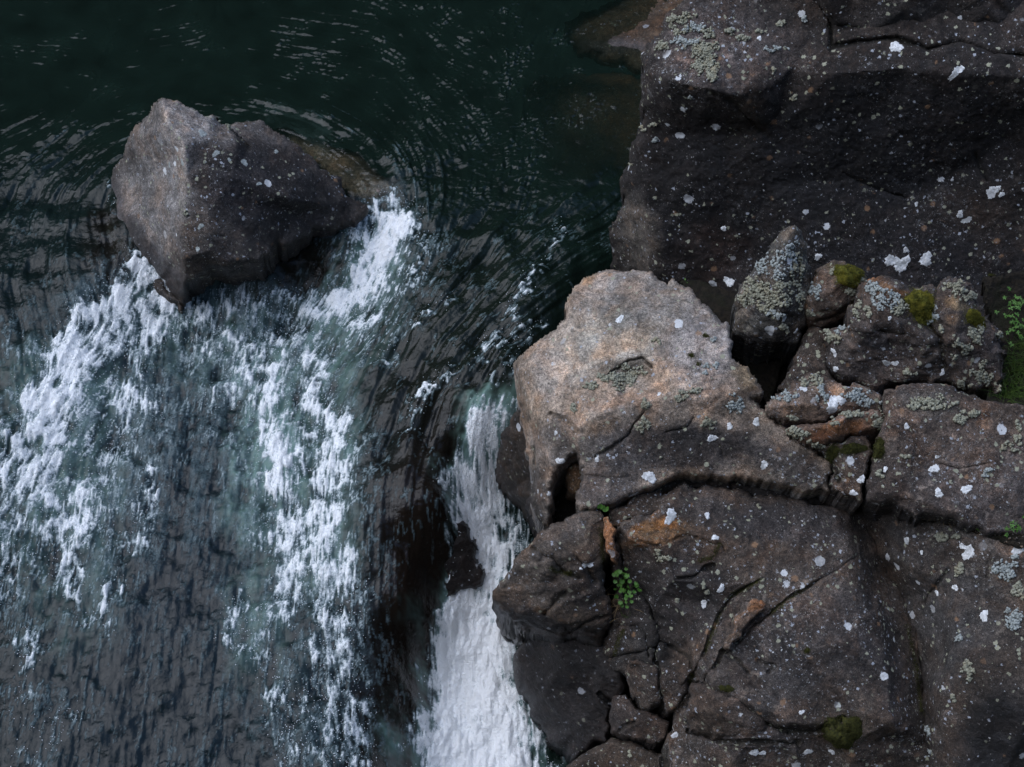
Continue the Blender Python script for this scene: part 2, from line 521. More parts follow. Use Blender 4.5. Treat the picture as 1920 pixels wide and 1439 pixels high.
    if facet:
        d1, d2, rv_, off = cells(Pw * np.array([1, 1, 1.4]), facet_scale, seed + 31)
        D += facet * (.45 * (rv_ - .5) * sstep(0, .30, d2 - d1) + .55 * (off @ np.array([.5, -.3, .6])) * sstep(0, .3, d2 - d1))
        d1, d2, rv_, off = cells(Pw, facet_scale * 3.3, seed + 41)
        D += facet * .14 * (rv_ - .5) * sstep(0, .3, d2 - d1)
    D += amp * .10 * ridged(Pw, 9, 3, seed + 51) * sstep(-.4, .6, fbm(P, 2.5, 2, seed + 53))
    D += fine * fbm(P, 34, 3, seed + 61, .65)
    if ledge:
        for q, (ld, lf) in enumerate(((ldir, lfreq), ((-ldir[1], ldir[0], .4), lfreq * .8), ((ldir[0], -ldir[1], .9), lfreq * 2.3))):
            ld = np.array(ld) / np.linalg.norm(ld)
            s_ = (P @ ld) * lf + 1.6 * fbm(P, 1.7, 3, seed + 61 + q) + .35 * fbm(P, 7, 2, seed + 65 + q)
            fr = s_ - np.floor(s_)
            saw = np.where(fr < .86, fr / .86, (1 - fr) / .14)
            hsh = _hash(np.floor(s_).astype(np.int64), np.zeros(len(P), np.int64), np.zeros(len(P), np.int64), seed + q).astype(float) / 4294967295.0
            D += ledge * (1, .8, .35)[q] * saw * sstep(.25, .8, hsh) * sstep(-.15, .35, fbm(P, 1.9, 2, seed + 67 + q))
    if pits:
        d1, d2, rv_, off = cells(P, 16, seed + 71)
        D -= pits * np.maximum(0, 1 - d1 / .28) * (rv_ > .62)
    P = P + N * (D * (0.6 + .4 * rim))[:, None]
    # colour and lichen maps
    base = np.array(tint)[None, :] * np.array([1.14, .98, .83]) * (1 + .22 * fbm(P, 1.1, 3, seed + 81))[:, None]
    warm = fbm(P, 2.3, 3, seed + 85)[:, None]
    base = base * (1 + warm * np.array([.12, .02, -.12])[None, :])
    wx = PX + 16 * fbm(P, 6, 4, seed + 91, .6) + 5 * fbm(P, 40, 2, seed + 92); wy = PY + 16 * fbm(P, 6, 4, seed + 93, .6) + 5 * fbm(P, 40, 2, seed + 94)
    L = np.full(len(P), lich) * (1 + .5 * fbm(P, 1.4, 2, seed + 95))
    Wt = np.full(len(P), wet)
    for pt in paint:
        kind, cx_, cy_, rx, ry, ang, v, s_ = pt
        ca, sa = math.cos(math.radians(ang)), math.sin(math.radians(ang))
        u = ((wx - cx_) * ca + (wy - cy_) * sa) / rx; w_ = (-(wx - cx_) * sa + (wy - cy_) * ca) / ry
        g = sstep(1.25, .55, np.hypot(u, w_)) * s_
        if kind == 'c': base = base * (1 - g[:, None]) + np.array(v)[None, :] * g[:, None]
        elif kind == 'm': base = base * (1 + g[:, None] * (np.array(v)[None, :] - 1))
        elif kind == 'l': L = L * (1 - g) + v * g
        elif kind == 'w': Wt = Wt * (1 - g) + v * g
    if wetline is not None:
        wz = sstep(wetline + .10, wetline, P[:, 2] + .05 * fbm(P, 5, 3, seed + 97))
        Wt = np.maximum(Wt, wz * .95); L = L * (1 - wz)
    crack_mix = darkc[:, None] * .7  # cracks blend towards a near-black olive, deeper grooves more
    base = base * (1 - crack_mix) + np.array([.012, .012, .006])[None, :] * crack_mix
    base = np.maximum(base * .66, .0020)
    # faces
    ii, jj = np.nonzero(cell)
    F = np.stack([idx[ii, jj], idx[ii + 1, jj], idx[ii + 1, jj + 1], idx[ii, jj + 1]], -1)
    # rim edges
    ed = np.concatenate([F[:, [0, 1]], F[:, [1, 2]], F[:, [2, 3]], F[:, [3, 0]]])
    keyd = ed.min(1).astype(np.int64) * (len(P) + 1) + ed.max(1)
    u_, first, counts = np.unique(keyd, return_index=True, return_counts=True)
    be = ed[first[counts == 1]]
    bv = np.unique(be); remap = -np.ones(len(P), int); remap[bv] = np.arange(len(bv))
    cen = P[bv].mean(0)
    rn = R[bv] / np.linalg.norm(R[bv], axis=1)[:, None]
    dirv = rn * .75 + np.array([0, .05, -.65])
    allV = [P]; n0 = len(P); prev = bv
    faces = [F]
    nrings = 10
    for k in range(1, nrings + 1):
        f_ = k / nrings
        Q = P[bv] + dirv * back * f_ ** 1.2
        ctr = cen + dirv.mean(0) * back * f_
        sh = .05 * f_ + .25 * f_ ** 3
        Q = Q + (ctr - Q) * sh
        Q = Q + .05 * min(1, 2 * f_) * np.stack([fbm(Q, 3, 3, seed + 101), fbm(Q, 3, 3, seed + 102), fbm(Q, 3, 3, seed + 103)], -1) + .018 * min(1, 4 * f_) * np.stack([fbm(Q, 14, 3, seed + 104), fbm(Q, 14, 3, seed + 105), fbm(Q, 14, 3, seed + 106)], -1)
        base_i = sum(len(a) for a in allV)
        cur = base_i + np.arange(len(bv))
        a, b = be[:, 0], be[:, 1]
        pa = prev[remap[a]] if k > 1 else a; pb = prev[remap[b]] if k > 1 else b
        faces.append(np.stack([pb, pa, cur[remap[a]], cur[remap[b]]], -1))
        allV.append(Q); prev = cur
    ci = sum(len(a) for a in allV)
    allV.append((cen + dirv.mean(0) * back * 1.05)[None, :])
    tri = np.stack([prev[remap[be[:, 1]]], prev[remap[be[:, 0]]], np.full(len(be), ci)], -1)
    V = np.concatenate(allV)
    ext = len(V) - len(P)
    per = np.tile(bv, nrings)
    tm = np.array(tint) * .62
    base = np.concatenate([base, tm[None, :] * (1 + .5 * fbm(V[len(P):-1], 6, 4, seed + 107))[:, None], tm[None, :]]); L = np.concatenate([L, L[per] * .5, [0]]); Wt = np.concatenate([Wt, Wt[per], [0]])
    org = np.array([cen[0], cen[1], V[:, 2].min()])
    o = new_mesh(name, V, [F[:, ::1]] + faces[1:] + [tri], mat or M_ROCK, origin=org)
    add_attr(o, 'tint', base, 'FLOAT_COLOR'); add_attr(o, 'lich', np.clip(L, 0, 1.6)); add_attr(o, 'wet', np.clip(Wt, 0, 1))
    tag(o, label, cat, group)
    bvh = BVHTree.FromPolygons([Vector(v) for v in P.tolist()], F.tolist())
    rec = dict(o=o, bvh=bvh, org=org, px=(PX.min(), PX.max(), PY.min(), PY.max()))
    ROCKS.setdefault(name, []).append(rec)
    ROCKS[label] = rec
    return rec

def cast(rec, px, py):
    r = rays(px, py); d = Vector(r).normalized()
    h = rec['bvh'].ray_cast(Vector((0, 0, CAM_H)), d, 60)
    return h   # loc, normal, idx, dist

# ------------------------------------------------------------------ the rocks
DK = (.050, .046, .046)
SUBMERGED = []
rock('river_boulder', 'angular grey boulder standing alone in the river, white water either side', 'boulder',
     [(303,182,1.1),(345,196,1.02),(400,214,.95),(432,234,.82),(470,228,.78),(500,235,.72),(545,265,.6),(590,300,.46),(606,318,.42),(640,332,.32),(648,368,.26),(692,396,.12),
      (660,418,.12),(620,432,.15),(560,452,.2),(500,478,.26),(462,492,.28),(430,500,.28),(398,496,.25),(372,512,.2),(352,530,.1),(346,575,-.3),(325,560,-.28),(300,520,-.15),(270,500,-.12),(248,470,-.08),(212,440,-.06),(200,400,-.03),(200,350,0),(212,318,.1),(234,284,.32),(245,250,.6),(270,222,.82),(290,192,1.04)],
     inner=[(500,380,.52),(440,330,.78),(440,430,.45),(390,400,.62),(560,330,.55),(560,405,.31),(620,370,.30),(280,330,.42),(290,440,.15),(255,380,.18),(265,260,.75)],
     lines=[[(303,182,1.1),(318,230,1.06),(343,270,1.0),(349,330,.82),(342,400,.6),(338,470,.35),(346,540,.05)],
            [(343,270,1.0),(395,262,.93),(445,268,.86),(468,276,.76),(490,262,.72),(545,265,.6)],[(432,234,.82),(455,262,.78),(468,276,.76)],
            [(470,385,.55),(540,372,.55),(620,385,.30)],[(400,492,.28),(392,470,.42),(345,480,.4)]],
     cracks=[([(405,215),(440,245),(466,275)],4,.05),([(392,308),(430,320)],5,.015)],
     paint=[('c',285,380,75,200,8,(.22,.208,.20),.92),('c',370,230,85,40,25,(.30,.28,.265),.9),('c',500,250,50,25,25,(.15,.135,.125),.7),  # left face painted lighter, the way the light falls on it
            ('c',500,360,150,100,15,(.024,.023,.026),.95),('c',560,410,130,50,-15,(.020,.018,.018),.8),('c',344,330,9,130,0,(.34,.31,.28),.7),('c',390,440,50,60,0,(.085,.072,.062),.6),  # front face shade and the bright ridge edge painted into the colour
            ('w',560,420,140,55,-15,.8,1),('c',420,480,90,40,-10,(.03,.027,.026),.8),('c',600,360,60,50,30,(.03,.028,.028),.7),('l',280,430,70,90,0,.15,1),('l',360,240,60,60,0,.9,1),('c',240,450,40,50,0,(.06,.055,.05),.8)],  # undercut shadow painted in as a dark, wet tone
     tint=(.085,.078,.076), lich=.62, wetline=.05, amp=.016, facet=.012, ledge=.010, lfreq=4, fine=.005, back=.9, pits=.012, round_px=10, round_m=.06)
SUBMERGED.append(rock('submerged_slab', 'brown slab just under the water at the boulder right shoulder', 'rock',
     [(480,232,-.16),(540,238,-.05),(610,262,-.01),(680,290,-.01),(740,330,-.02),(765,375,-.08),(750,400,-.15),(700,402,-.05),(650,360,.0),(600,310,-.02),(540,270,-.05)],
     inner=[(660,320,.02),(710,360,.025)], paint=[('c',690,330,60,20,40,(.26,.18,.10),.6),('c',715,350,60,24,40,(.46,.36,.32),.7)],
     tint=(.34,.29,.27), lich=0, wet=.5, amp=.012, back=.6, round_px=25, round_m=.12))
SUBMERGED.append(rock('submerged_flank', 'dark wet ledge under water left of the lone boulder', 'rock',
     [(185,400,-.10),(205,395,-.02),(225,440,-.04),(262,480,-.10),(300,515,-.14),(345,560,-.22),(350,600,-.36),(300,560,-.24),(255,540,-.22),(205,535,-.20),(180,480,-.18)],
     tint=(.10,.09,.08), lich=0, wet=.8, amp=.02, back=.5, round_px=20, round_m=.12, facet=.01))
SUBMERGED.append(rock('awash_boulder', 'low brown rock awash beside the top of the dark cliff boulder', 'rock',
     [(1050,70,-.16),(1056,38,-.12),(1090,18,-.10),(1140,0,-.08),(1200,-18,-.04),(1280,-60,.0),(1300,60,.04),(1290,150,.0),(1215,140,-.08),(1150,124,-.12),(1090,106,-.14)],
     inner=[(1130,50,-.035),(1200,60,.01),(1220,20,.0),(1100,80,-.06)], lines=[[(1110,88,-.03),(1150,82,.012),(1210,78,.035),(1260,80,.06)]],
     tint=(.13,.098,.07), lich=.05, wet=.75, amp=.015, back=.6, round_px=18, round_m=.10, facet=.03,
     paint=[('c',1150,90,80,18,0,(.14,.13,.125),.7)]))
SUBMERGED.append(rock('sunken_ledge', 'sunken brown ledge dim under the pool left of the cliff boulder', 'rock',
     [(965,235,-.55),(985,160,-.34),(1060,132,-.22),(1150,128,-.16),(1240,140,-.1),(1240,400,-.3),(1150,330,-.4),(1060,370,-.65),(985,330,-.7)],
     inner=[(1090,200,-.22),(1150,260,-.3)], tint=(.14,.095,.06), lich=0, wet=.3, amp=.05, back=.8, round_px=30, round_m=.3, facet=.05))

BIG = rock('cliff_boulder', 'huge dark cliff-like boulder with lichened crown and white rosettes', 'boulder',
     [(1208,98,2.05),(1222,78,2.13),(1236,70,2.17),(1246,40,2.27),(1268,14,2.36),(1295,-8,2.42),(1320,-60,2.54),(1560,-70,2.6),(1960,-40,2.7),(2420,200,2.3),(2420,640,.55),(1700,700,.45),(1380,640,.3),(1330,590,.36),(1262,540,.48),
      (1240,523,.5),(1190,512,.25),(1146,502,.05),(1150,470,.3),(1157,400,.7),(1165,340,.98),(1186,270,1.38),(1200,200,1.72),(1206,130,2.0)],
     inner=[(1350,330,1.38),(1500,330,1.42),(1300,250,1.62),(1450,250,1.72),(1650,220,1.9),(1800,220,2.0),(1300,60,2.29),(1400,60,2.32),(1470,80,2.30),(1400,10,2.42),(1270,110,2.16),(1350,120,2.2),(1430,130,2.2),(1920,280,1.75),(1560,500,.92),(1400,480,.78),(1850,520,.9)],
     lines=[[(1206,130,2.0),(1262,152,2.12),(1330,170,2.12),(1390,180,2.08),(1440,165,2.10),(1490,125,2.18),(1520,80,2.28),(1530,40,2.36),(1520,0,2.42)],
            [(1198,215,1.66),(1205,330,1.22),(1215,400,1.0),(1228,450,.82),(1240,523,.5)],
            [(1560,140,2.22),(1700,130,2.32),(1850,140,2.35),(2000,150,2.35)],[(1300,330,1.36),(1440,345,1.34),(1590,335,1.42),(1680,370,1.32),(1780,330,1.48),(1880,260,1.8)],
            [(1250,250,1.56),(1240,400,1.0)]],
     cracks=[([(1556,30),(1560,90),(1600,80),(1680,70),(1740,95),(1800,80),(1860,100),(1960,106)],5,.06),([(1580,320),(1640,352),(1700,375)],4,.04),([(1330,172),(1380,200),(1440,260)],6,.03),([(1830,290),(1850,340)],4,.03)],
     paint=[('c',1370,90,150,90,10,(.10,.082,.076),.8),('c',1450,380,340,230,0,(.012,.0108,.0115),.93),('c',1700,250,300,130,0,(.012,.0115,.0135),.85),('c',1400,250,40,110,10,(.035,.024,.014),.7),  # shade of the front face painted near-black into the colour
            ('c',1195,440,42,80,-8,(.11,.095,.08),.9),('c',1280,250,70,90,0,(.017,.014,.014),.8),('c',1500,300,200,80,0,(.013,.012,.013),.7),('c',1760,520,200,90,0,(.020,.019,.021),.85),('c',1330,480,90,70,0,(.028,.017,.013),.7),  # left side strip painted paler as if lit, more face shade painted in
            ('l',1330,100,140,70,0,1.5,1),('l',1470,100,80,60,0,1.0,1),('l',1400,280,240,90,0,.2,.9),('l',1730,80,240,60,0,.7,1),('l',1740,440,240,110,0,.7,1),('l',1650,250,240,80,0,.45,1),('w',1500,300,320,110,0,.35,1)],
     tint=(.03,.027,.027), lich=.5, amp=.05, facet=.035, facet_scale=2.2, fine=.009, ledge=.007, lfreq=3.5, back=2.2, step=2.6, round_px=16, round_m=.12, pits=.008)
rock('capping_block', 'dark overhanging block capping the cliff boulder', 'boulder',
     [(1500,-80,2.8),(1512,-20,2.62),(1540,25,2.5),(1562,52,2.38),(1620,70,2.36),(1690,58,2.39),(1750,76,2.35),(1810,72,2.36),(1870,92,2.32),(1960,100,2.32),(2420,90,2.34),(2420,-110,2.95)],
     inner=[(1700,10,2.6),(1850,20,2.6)], tint=(.030,.029,.031), lich=.75, amp=.04, facet=.05, back=.9, round_px=20, round_m=.2)

PALE = rock('pale_boulder', 'big pale tan boulder beside the chute, broad flat top and dark front face', 'boulder',
     [(964,701,.52),(968,676,.62),(984,660,.7),(1002,643,.78),(1030,622,.86),(1055,600,.93),(1058,570,.98),(1075,540,1.03),(1100,518,1.06),(1122,508,1.07),(1145,505,1.08),(1200,508,1.12),(1243,528,1.12),(1252,534,1.1),(1264,522,1.14),(1300,545,1.15),(1330,575,1.16),(1352,605,1.17),(1376,640,1.17),(1402,685,1.17),
      (1422,715,1.15),(1433,738,1.12),(1430,748,1.06),(1410,750,1.04),(1440,775,1.0),(1475,800,.97),(1500,825,.94),(1530,845,.9),(1560,868,.85),(1552,905,.76),(1558,926,.7),(1520,922,.68),(1480,915,.66),(1440,908,.64),(1400,903,.63),(1360,898,.62),(1320,894,.62),(1290,892,.62),(1262,898,.6),(1235,910,.58),(1205,922,.56),(1180,932,.54),(1150,946,.52),(1110,958,.5),(1090,960,.5),
      (1081,940,.5),(1086,919,.52),(1094,893,.56),(1088,863,.6),(1080,851,.6),(1061,868,.52),(1041,889,.42),(1036,905,.38),(1033,930,.3),(1031,985,.05),(1010,975,.0),(994,932,.08),(992,855,.22),(989,818,.3),(978,765,.42),(970,735,.47)],
     inner=[(1000,690,.78),(1010,740,.72),(1020,800,.60),(1030,860,.48),(1100,620,1.0),(1200,580,1.12),(1300,640,1.16),(1150,680,1.0),(1060,700,.86),(1250,690,1.08),(1340,700,1.12),(1200,840,.74),(1300,840,.76),(1420,850,.80),(1150,880,.64),(1480,870,.8),(1060,800,.72),(1350,600,1.2)],
     lines=[[(1084,814,.76),(1095,795,.82),(1112,780,.88),(1163,766,.94),(1200,754,.99),(1275,746,1.04),(1313,752,1.04),(1369,740,1.08),(1410,750,1.04)],[(1084,814,.76),(1088,840,.68),(1088,863,.6)],
            [(978,700,.66),(985,760,.56),(998,820,.42),(1002,900,.2)],[(1178,672,1.02),(1205,672,1.02),(1222,690,1.02)],[(1150,700,.98),(1175,705,.93),(1210,708,.95)],
            [(1313,752,1.04),(1330,800,.88),(1360,860,.7)]],
     cracks=[([(1210,772),(1192,790),(1180,815),(1150,838),(1118,858)],3,.035),([(1142,702),(1160,688),(1180,674),(1205,671),(1222,686)],4,.04),([(1298,782),(1285,800),(1250,810)],4,.02),([(1000,840),(1002,870)],3,.05),([(1094,893),(1140,897),(1180,894)],2.5,.015),([(1035,775),(1060,790),(1080,812)],4,.035),([(1350,835),(1358,860)],2.5,.01)],
     paint=[('c',1170,620,150,80,-25,(.44,.40,.34),.7),('c',1330,640,90,110,20,(.29,.27,.262),.7),('c',1190,560,90,50,0,(.34,.32,.30),.6),('c',1140,610,60,25,-30,(.46,.44,.38),.6),('c',1165,640,60,16,-35,(.40,.25,.13),.35),('c',1200,640,26,16,-40,(.42,.25,.12),.35),
            ('c',1235,700,36,34,10,(.34,.22,.14),.45),('c',1155,752,100,14,-6,(.32,.23,.17),.55),('c',1330,742,90,12,-4,(.34,.24,.17),.5),('c',1405,705,20,34,-30,(.42,.30,.17),.7),('c',1105,522,20,18,0,(.36,.22,.11),.6),
            ('c',1160,695,60,20,-12,(.085,.07,.05),.7),('c',1030,700,45,60,0,(.32,.29,.26),.7),('c',977,760,10,90,-4,(.16,.13,.10),.7),
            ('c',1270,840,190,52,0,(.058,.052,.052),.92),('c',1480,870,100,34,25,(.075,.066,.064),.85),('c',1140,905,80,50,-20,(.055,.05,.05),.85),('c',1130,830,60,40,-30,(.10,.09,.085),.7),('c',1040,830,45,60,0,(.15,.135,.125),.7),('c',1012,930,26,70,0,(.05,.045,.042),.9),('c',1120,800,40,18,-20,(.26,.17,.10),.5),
            ('l',1130,600,140,80,-20,.22,1),('l',1020,720,50,80,0,.25,1),('l',1330,650,90,120,20,.75,1),('l',1190,820,120,40,0,.45,1),('l',1480,880,110,40,20,1.0,1)],
     tint=(.285,.27,.258), lich=.5, amp=.02, ledge=.010, lfreq=4, facet=.014, fine=.004, back=1.3, step=2.2, round_px=10, round_m=.07, pits=.006)
rock('chute_rock', 'dark wet rock between the chute and the pale boulder', 'rock',
     [(976,752,.36),(952,800,.0),(936,840,-.2),(930,890,-.5),(940,925,-.7),(958,945,-.85),(990,968,-.8),(1020,990,-.75),(1010,930,-.1),(1000,850,.1),(992,780,.3)],
     tint=(.045,.036,.028), lich=.25, wet=.6, amp=.03, back=.8, facet=.03)
rock('recess_rock', 'smooth dark rock at the foot of the recess', 'rock',
     [(992,925,-.25),(1010,930,-.1),(1035,940,-.1),(1040,985,-.2),(1030,992,-.4),(1005,985,-.55),(994,960,-.5)], tint=(.05,.045,.045), lich=.1, wet=.4, amp=.01, back=.6, facet=.01)
rock('cleft_stone', 'shaded stone with a lichen ring in the cleft above the orange corner', 'stone', [(1138,952,.40),(1180,932,.46),(1238,914,.48),(1250,940,.46),(1236,960,.44),(1185,972,.42),(1160,990,.36),(1142,985,.34)], tint=(.05,.044,.04), lich=1.0, amp=.02, back=.5, round_px=8, round_m=.06)
rock('recess_stone', 'small mottled stone wedged under the pale boulder', 'stone',
     [(1061,880,.32),(1076,868,.38),(1092,866,.38),(1096,896,.3),(1090,930,.2),(1072,926,.18),(1064,905,.25)], tint=(.15,.11,.075), lich=1.0, amp=.01, back=.4, facet=.01, round_m=.05)
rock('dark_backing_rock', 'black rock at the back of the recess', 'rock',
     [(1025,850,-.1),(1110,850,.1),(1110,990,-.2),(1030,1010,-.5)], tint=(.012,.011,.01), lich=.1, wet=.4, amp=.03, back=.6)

PT = rock('pointed_rock', 'pointed rock crusted with grey-green lichen', 'rock',
     [(1491,422,1.78),(1503,434,1.7),(1512,463,1.6),(1522,500,1.46),(1521,530,1.36),(1516,575,1.24),(1509,613,1.14),(1484,648,1.02),(1449,652,.98),(1405,648,1.0),(1376,628,1.05),(1379,597,1.12),(1387,547,1.28),(1412,505,1.42),(1437,480,1.52),(1453,451,1.64),(1470,430,1.72)],
     inner=[(1440,560,1.36)], lines=[[(1491,422,1.78),(1470,470,1.66),(1462,520,1.54),(1470,580,1.38),(1455,625,1.16)],[(1387,590,1.2),(1455,600,1.26),(1505,590,1.22)]],
     tint=(.10,.105,.105), lich=1.3, amp=.03, facet=.035, back=.8, ledge=.02, lfreq=9, step=1.9, round_px=9, round_m=.07, paint=[('c',1450,635,60,22,0,(.035,.033,.033),.8)])
SM = rock('mossy_stone', 'small squat stone topped with bright moss beside the pointed rock', 'stone',
     [(1526,520,1.42),(1537,502,1.5),(1570,494,1.52),(1605,506,1.52),(1622,526,1.44),(1617,550,1.36),(1608,568,1.28),(1592,596,1.16),(1558,612,1.1),(1528,617,1.08),(1508,606,1.14),(1502,580,1.24),(1518,552,1.36)],
     inner=[(1560,540,1.46),(1540,580,1.3)], lines=[[(1530,560,1.36),(1570,572,1.36),(1605,560,1.34)]], cracks=[([(1600,565),(1570,590),(1535,600)],6,.04)],
     tint=(.12,.105,.10), lich=1.2, amp=.02, facet=.02, back=.6, ledge=.02, lfreq=9, step=1.9, round_px=12, round_m=.09)
LB = rock('lumpy_boulder', 'knobbly boulder tufted with pale lichen and moss, right of the mossy stone', 'boulder',
     [(1541,632,1.2),(1562,618,1.28),(1591,613,1.32),(1595,586,1.42),(1612,552,1.52),(1633,526,1.62),(1654,517,1.66),(1678,526,1.66),(1704,543,1.62),(1722,546,1.6),(1756,542,1.6),(1768,525,1.66),(1795,517,1.7),(1820,530,1.66),(1830,555,1.58),(1850,584,1.5),(1882,624,1.38),(1892,663,1.28),(1888,705,1.18),(1872,748,1.08),(1829,738,1.08),(1770,720,1.1),(1716,720,1.1),(1670,722,1.08),(1653,737,1.02),(1620,726,1.04),(1578,716,1.06),(1560,700,1.08),(1548,672,1.12)],
     inner=[(1660,560,1.6),(1800,560,1.62),(1840,640,1.4),(1720,690,1.22),(1640,700,1.14),(1800,690,1.24),(1600,650,1.3)],
     lines=[[(1591,620,1.36),(1640,600,1.5),(1700,610,1.48),(1740,640,1.44),(1790,640,1.44)],[(1600,660,1.26),(1660,650,1.3),(1710,660,1.3)],[(1700,545,1.6),(1740,600,1.46),(1760,640,1.42)]],
     cracks=[([(1700,545),(1715,580),(1760,630),(1770,690)],6,.05),([(1595,625),(1640,615),(1690,625)],5,.03)],
     tint=(.085,.076,.074), lich=1.1, amp=.05, facet=.05, facet_scale=5, ledge=.04, lfreq=7, back=.9, step=2.1, round_px=12, round_m=.10, pits=.01,
     paint=[('c',1665,640,60,35,15,(.04,.037,.04),.7),('c',1650,540,30,16,20,(.30,.14,.05),.55),('c',1683,555,16,10,0,(.35,.15,.05),.6),('c',1860,640,30,50,0,(.05,.042,.042),.6),('c',1800,570,24,12,30,(.30,.22,.12),.5),('c',1790,600,20,10,0,(.28,.18,.1),.5)])
rock('shaded_rock', 'dim rock standing in the dark gap behind the lichened stones', 'rock',
     [(1458,735,.9),(1475,700,1.0),(1495,660,1.04),(1510,626,1.1),(1530,612,1.12),(1548,632,1.14),(1552,690,1.06),(1570,720,1.0),(1500,750,.9)],
     tint=(.055,.048,.044), lich=.7, amp=.02, back=.6, round_px=8, round_m=.06)
LS = rock('lichened_stone', 'flattish stone with one white rosette, wedged before the dark gap', 'stone',
     [(1433,760,1.08),(1453,738,1.16),(1487,713,1.22),(1520,697,1.24),(1549,705,1.24),(1578,716,1.22),(1620,724,1.2),(1653,742,1.14),(1655,768,1.08),(1640,778,1.05),(1600,780,1.06),(1560,784,1.06),(1516,797,1.02),(1480,794,1.02),(1458,788,1.02),(1440,782,1.02)],
     inner=[(1520,735,1.22),(1580,745,1.2)], lines=[[(1450,765,1.12),(1500,760,1.18),(1560,765,1.16),(1620,760,1.12)]],
     tint=(.14,.12,.11), lich=1.3, amp=.025, facet=.03, back=.5, ledge=.02, lfreq=9, step=1.9, round_px=9, round_m=.06, paint=[('c',1500,765,50,12,-10,(.26,.17,.11),.5),('c',1590,738,40,10,10,(.3,.17,.09),.4)])
RS = rock('rusty_stone', 'long rusty orange stone lying crosswise below the white-spotted one', 'stone',
     [(1472,803,1.08),(1490,798,1.12),(1520,798,1.16),(1560,786,1.2),(1590,772,1.22),(1630,768,1.2),(1658,778,1.16),(1660,800,1.1),(1620,814,1.08),(1578,828,1.04),(1537,838,1.0),(1508,830,1.02),(1483,816,1.04)],
     inner=[(1570,800,1.2)], tint=(.16,.12,.10), lich=.8, amp=.02, facet=.02, back=.5, ledge=.02, lfreq=9, step=1.9, round_px=10, round_m=.07,
     paint=[('c',1575,805,60,14,-12,(.30,.13,.05),.8),('c',1540,818,26,10,-10,(.24,.12,.07),.6)])
SL = rock('lichened_slab', 'wide sloping slab speckled white at the right edge, grass behind', 'boulder',
     [(1656,750,1.22),(1662,727,1.3),(1690,720,1.32),(1720,717,1.34),(1760,720,1.34),(1787,724,1.34),(1810,736,1.32),(1840,746,1.3),(1885,756,1.3),(1920,760,1.3),(2420,770,1.3),(2420,1010,.85),(1920,1008,.82),(1870,1002,.82),(1800,986,.84),(1740,970,.84),(1690,956,.84),(1650,948,.84),(1622,940,.84),(1624,900,.92),(1632,860,1.0),(1640,820,1.1),(1655,790,1.16)],
     inner=[(1750,800,1.22),(1850,850,1.12),(1700,880,1.02),(1900,920,1.0)], lines=[[(1670,790,1.22),(1700,830,1.14),(1720,900,1.0)],[(1850,765,1.28),(1870,790,1.22),(1905,800,1.2)],[(1640,925,.9),(1720,940,.92),(1800,965,.9)]],
     cracks=[([(1700,790),(1720,840),(1710,890)],3,.012),([(1760,870),(1800,880),(1850,870)],3,.012)],
     tint=(.088,.08,.08), lich=1.1, amp=.03, facet=.02, ledge=.018, lfreq=4, back=1.1, step=2.3, round_px=8, round_m=.05, pits=.008,
     paint=[('c',1740,760,60,30,10,(.12,.115,.105),.6),('c',1810,930,80,30,10,(.10,.085,.08),.6),('c',1850,780,12,30,0,(.22,.11,.05),.4)])
MB = rock('jointed_block', 'small fractured block between the pale boulder and the wide slab', 'rock',
     [(1474,800,.9),(1500,818,.98),(1545,836,1.02),(1578,830,1.04),(1622,816,1.06),(1634,840,1.0),(1628,870,.96),(1622,905,.9),(1615,941,.8),(1590,934,.78),(1572,924,.78),(1554,908,.8),(1564,885,.84),(1545,862,.88),(1500,828,.9)],
     inner=[(1590,870,.96)], cracks=[([(1505,830),(1540,850),(1568,880),(1575,900)],3.5,.05)], tint=(.10,.088,.082), lich=1.2, amp=.02, facet=.03, back=.7, ledge=.02, lfreq=9, step=2, round_px=7, round_m=.05)
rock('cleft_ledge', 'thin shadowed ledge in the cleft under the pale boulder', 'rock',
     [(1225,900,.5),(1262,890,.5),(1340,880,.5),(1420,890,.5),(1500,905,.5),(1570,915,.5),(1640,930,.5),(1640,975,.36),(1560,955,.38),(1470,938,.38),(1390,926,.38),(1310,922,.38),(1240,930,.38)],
     cracks=[([(1368,890),(1370,930)],2.5,.04)], tint=(.030,.028,.028), lich=.4, amp=.02, back=.6, step=2.4, round_px=6)

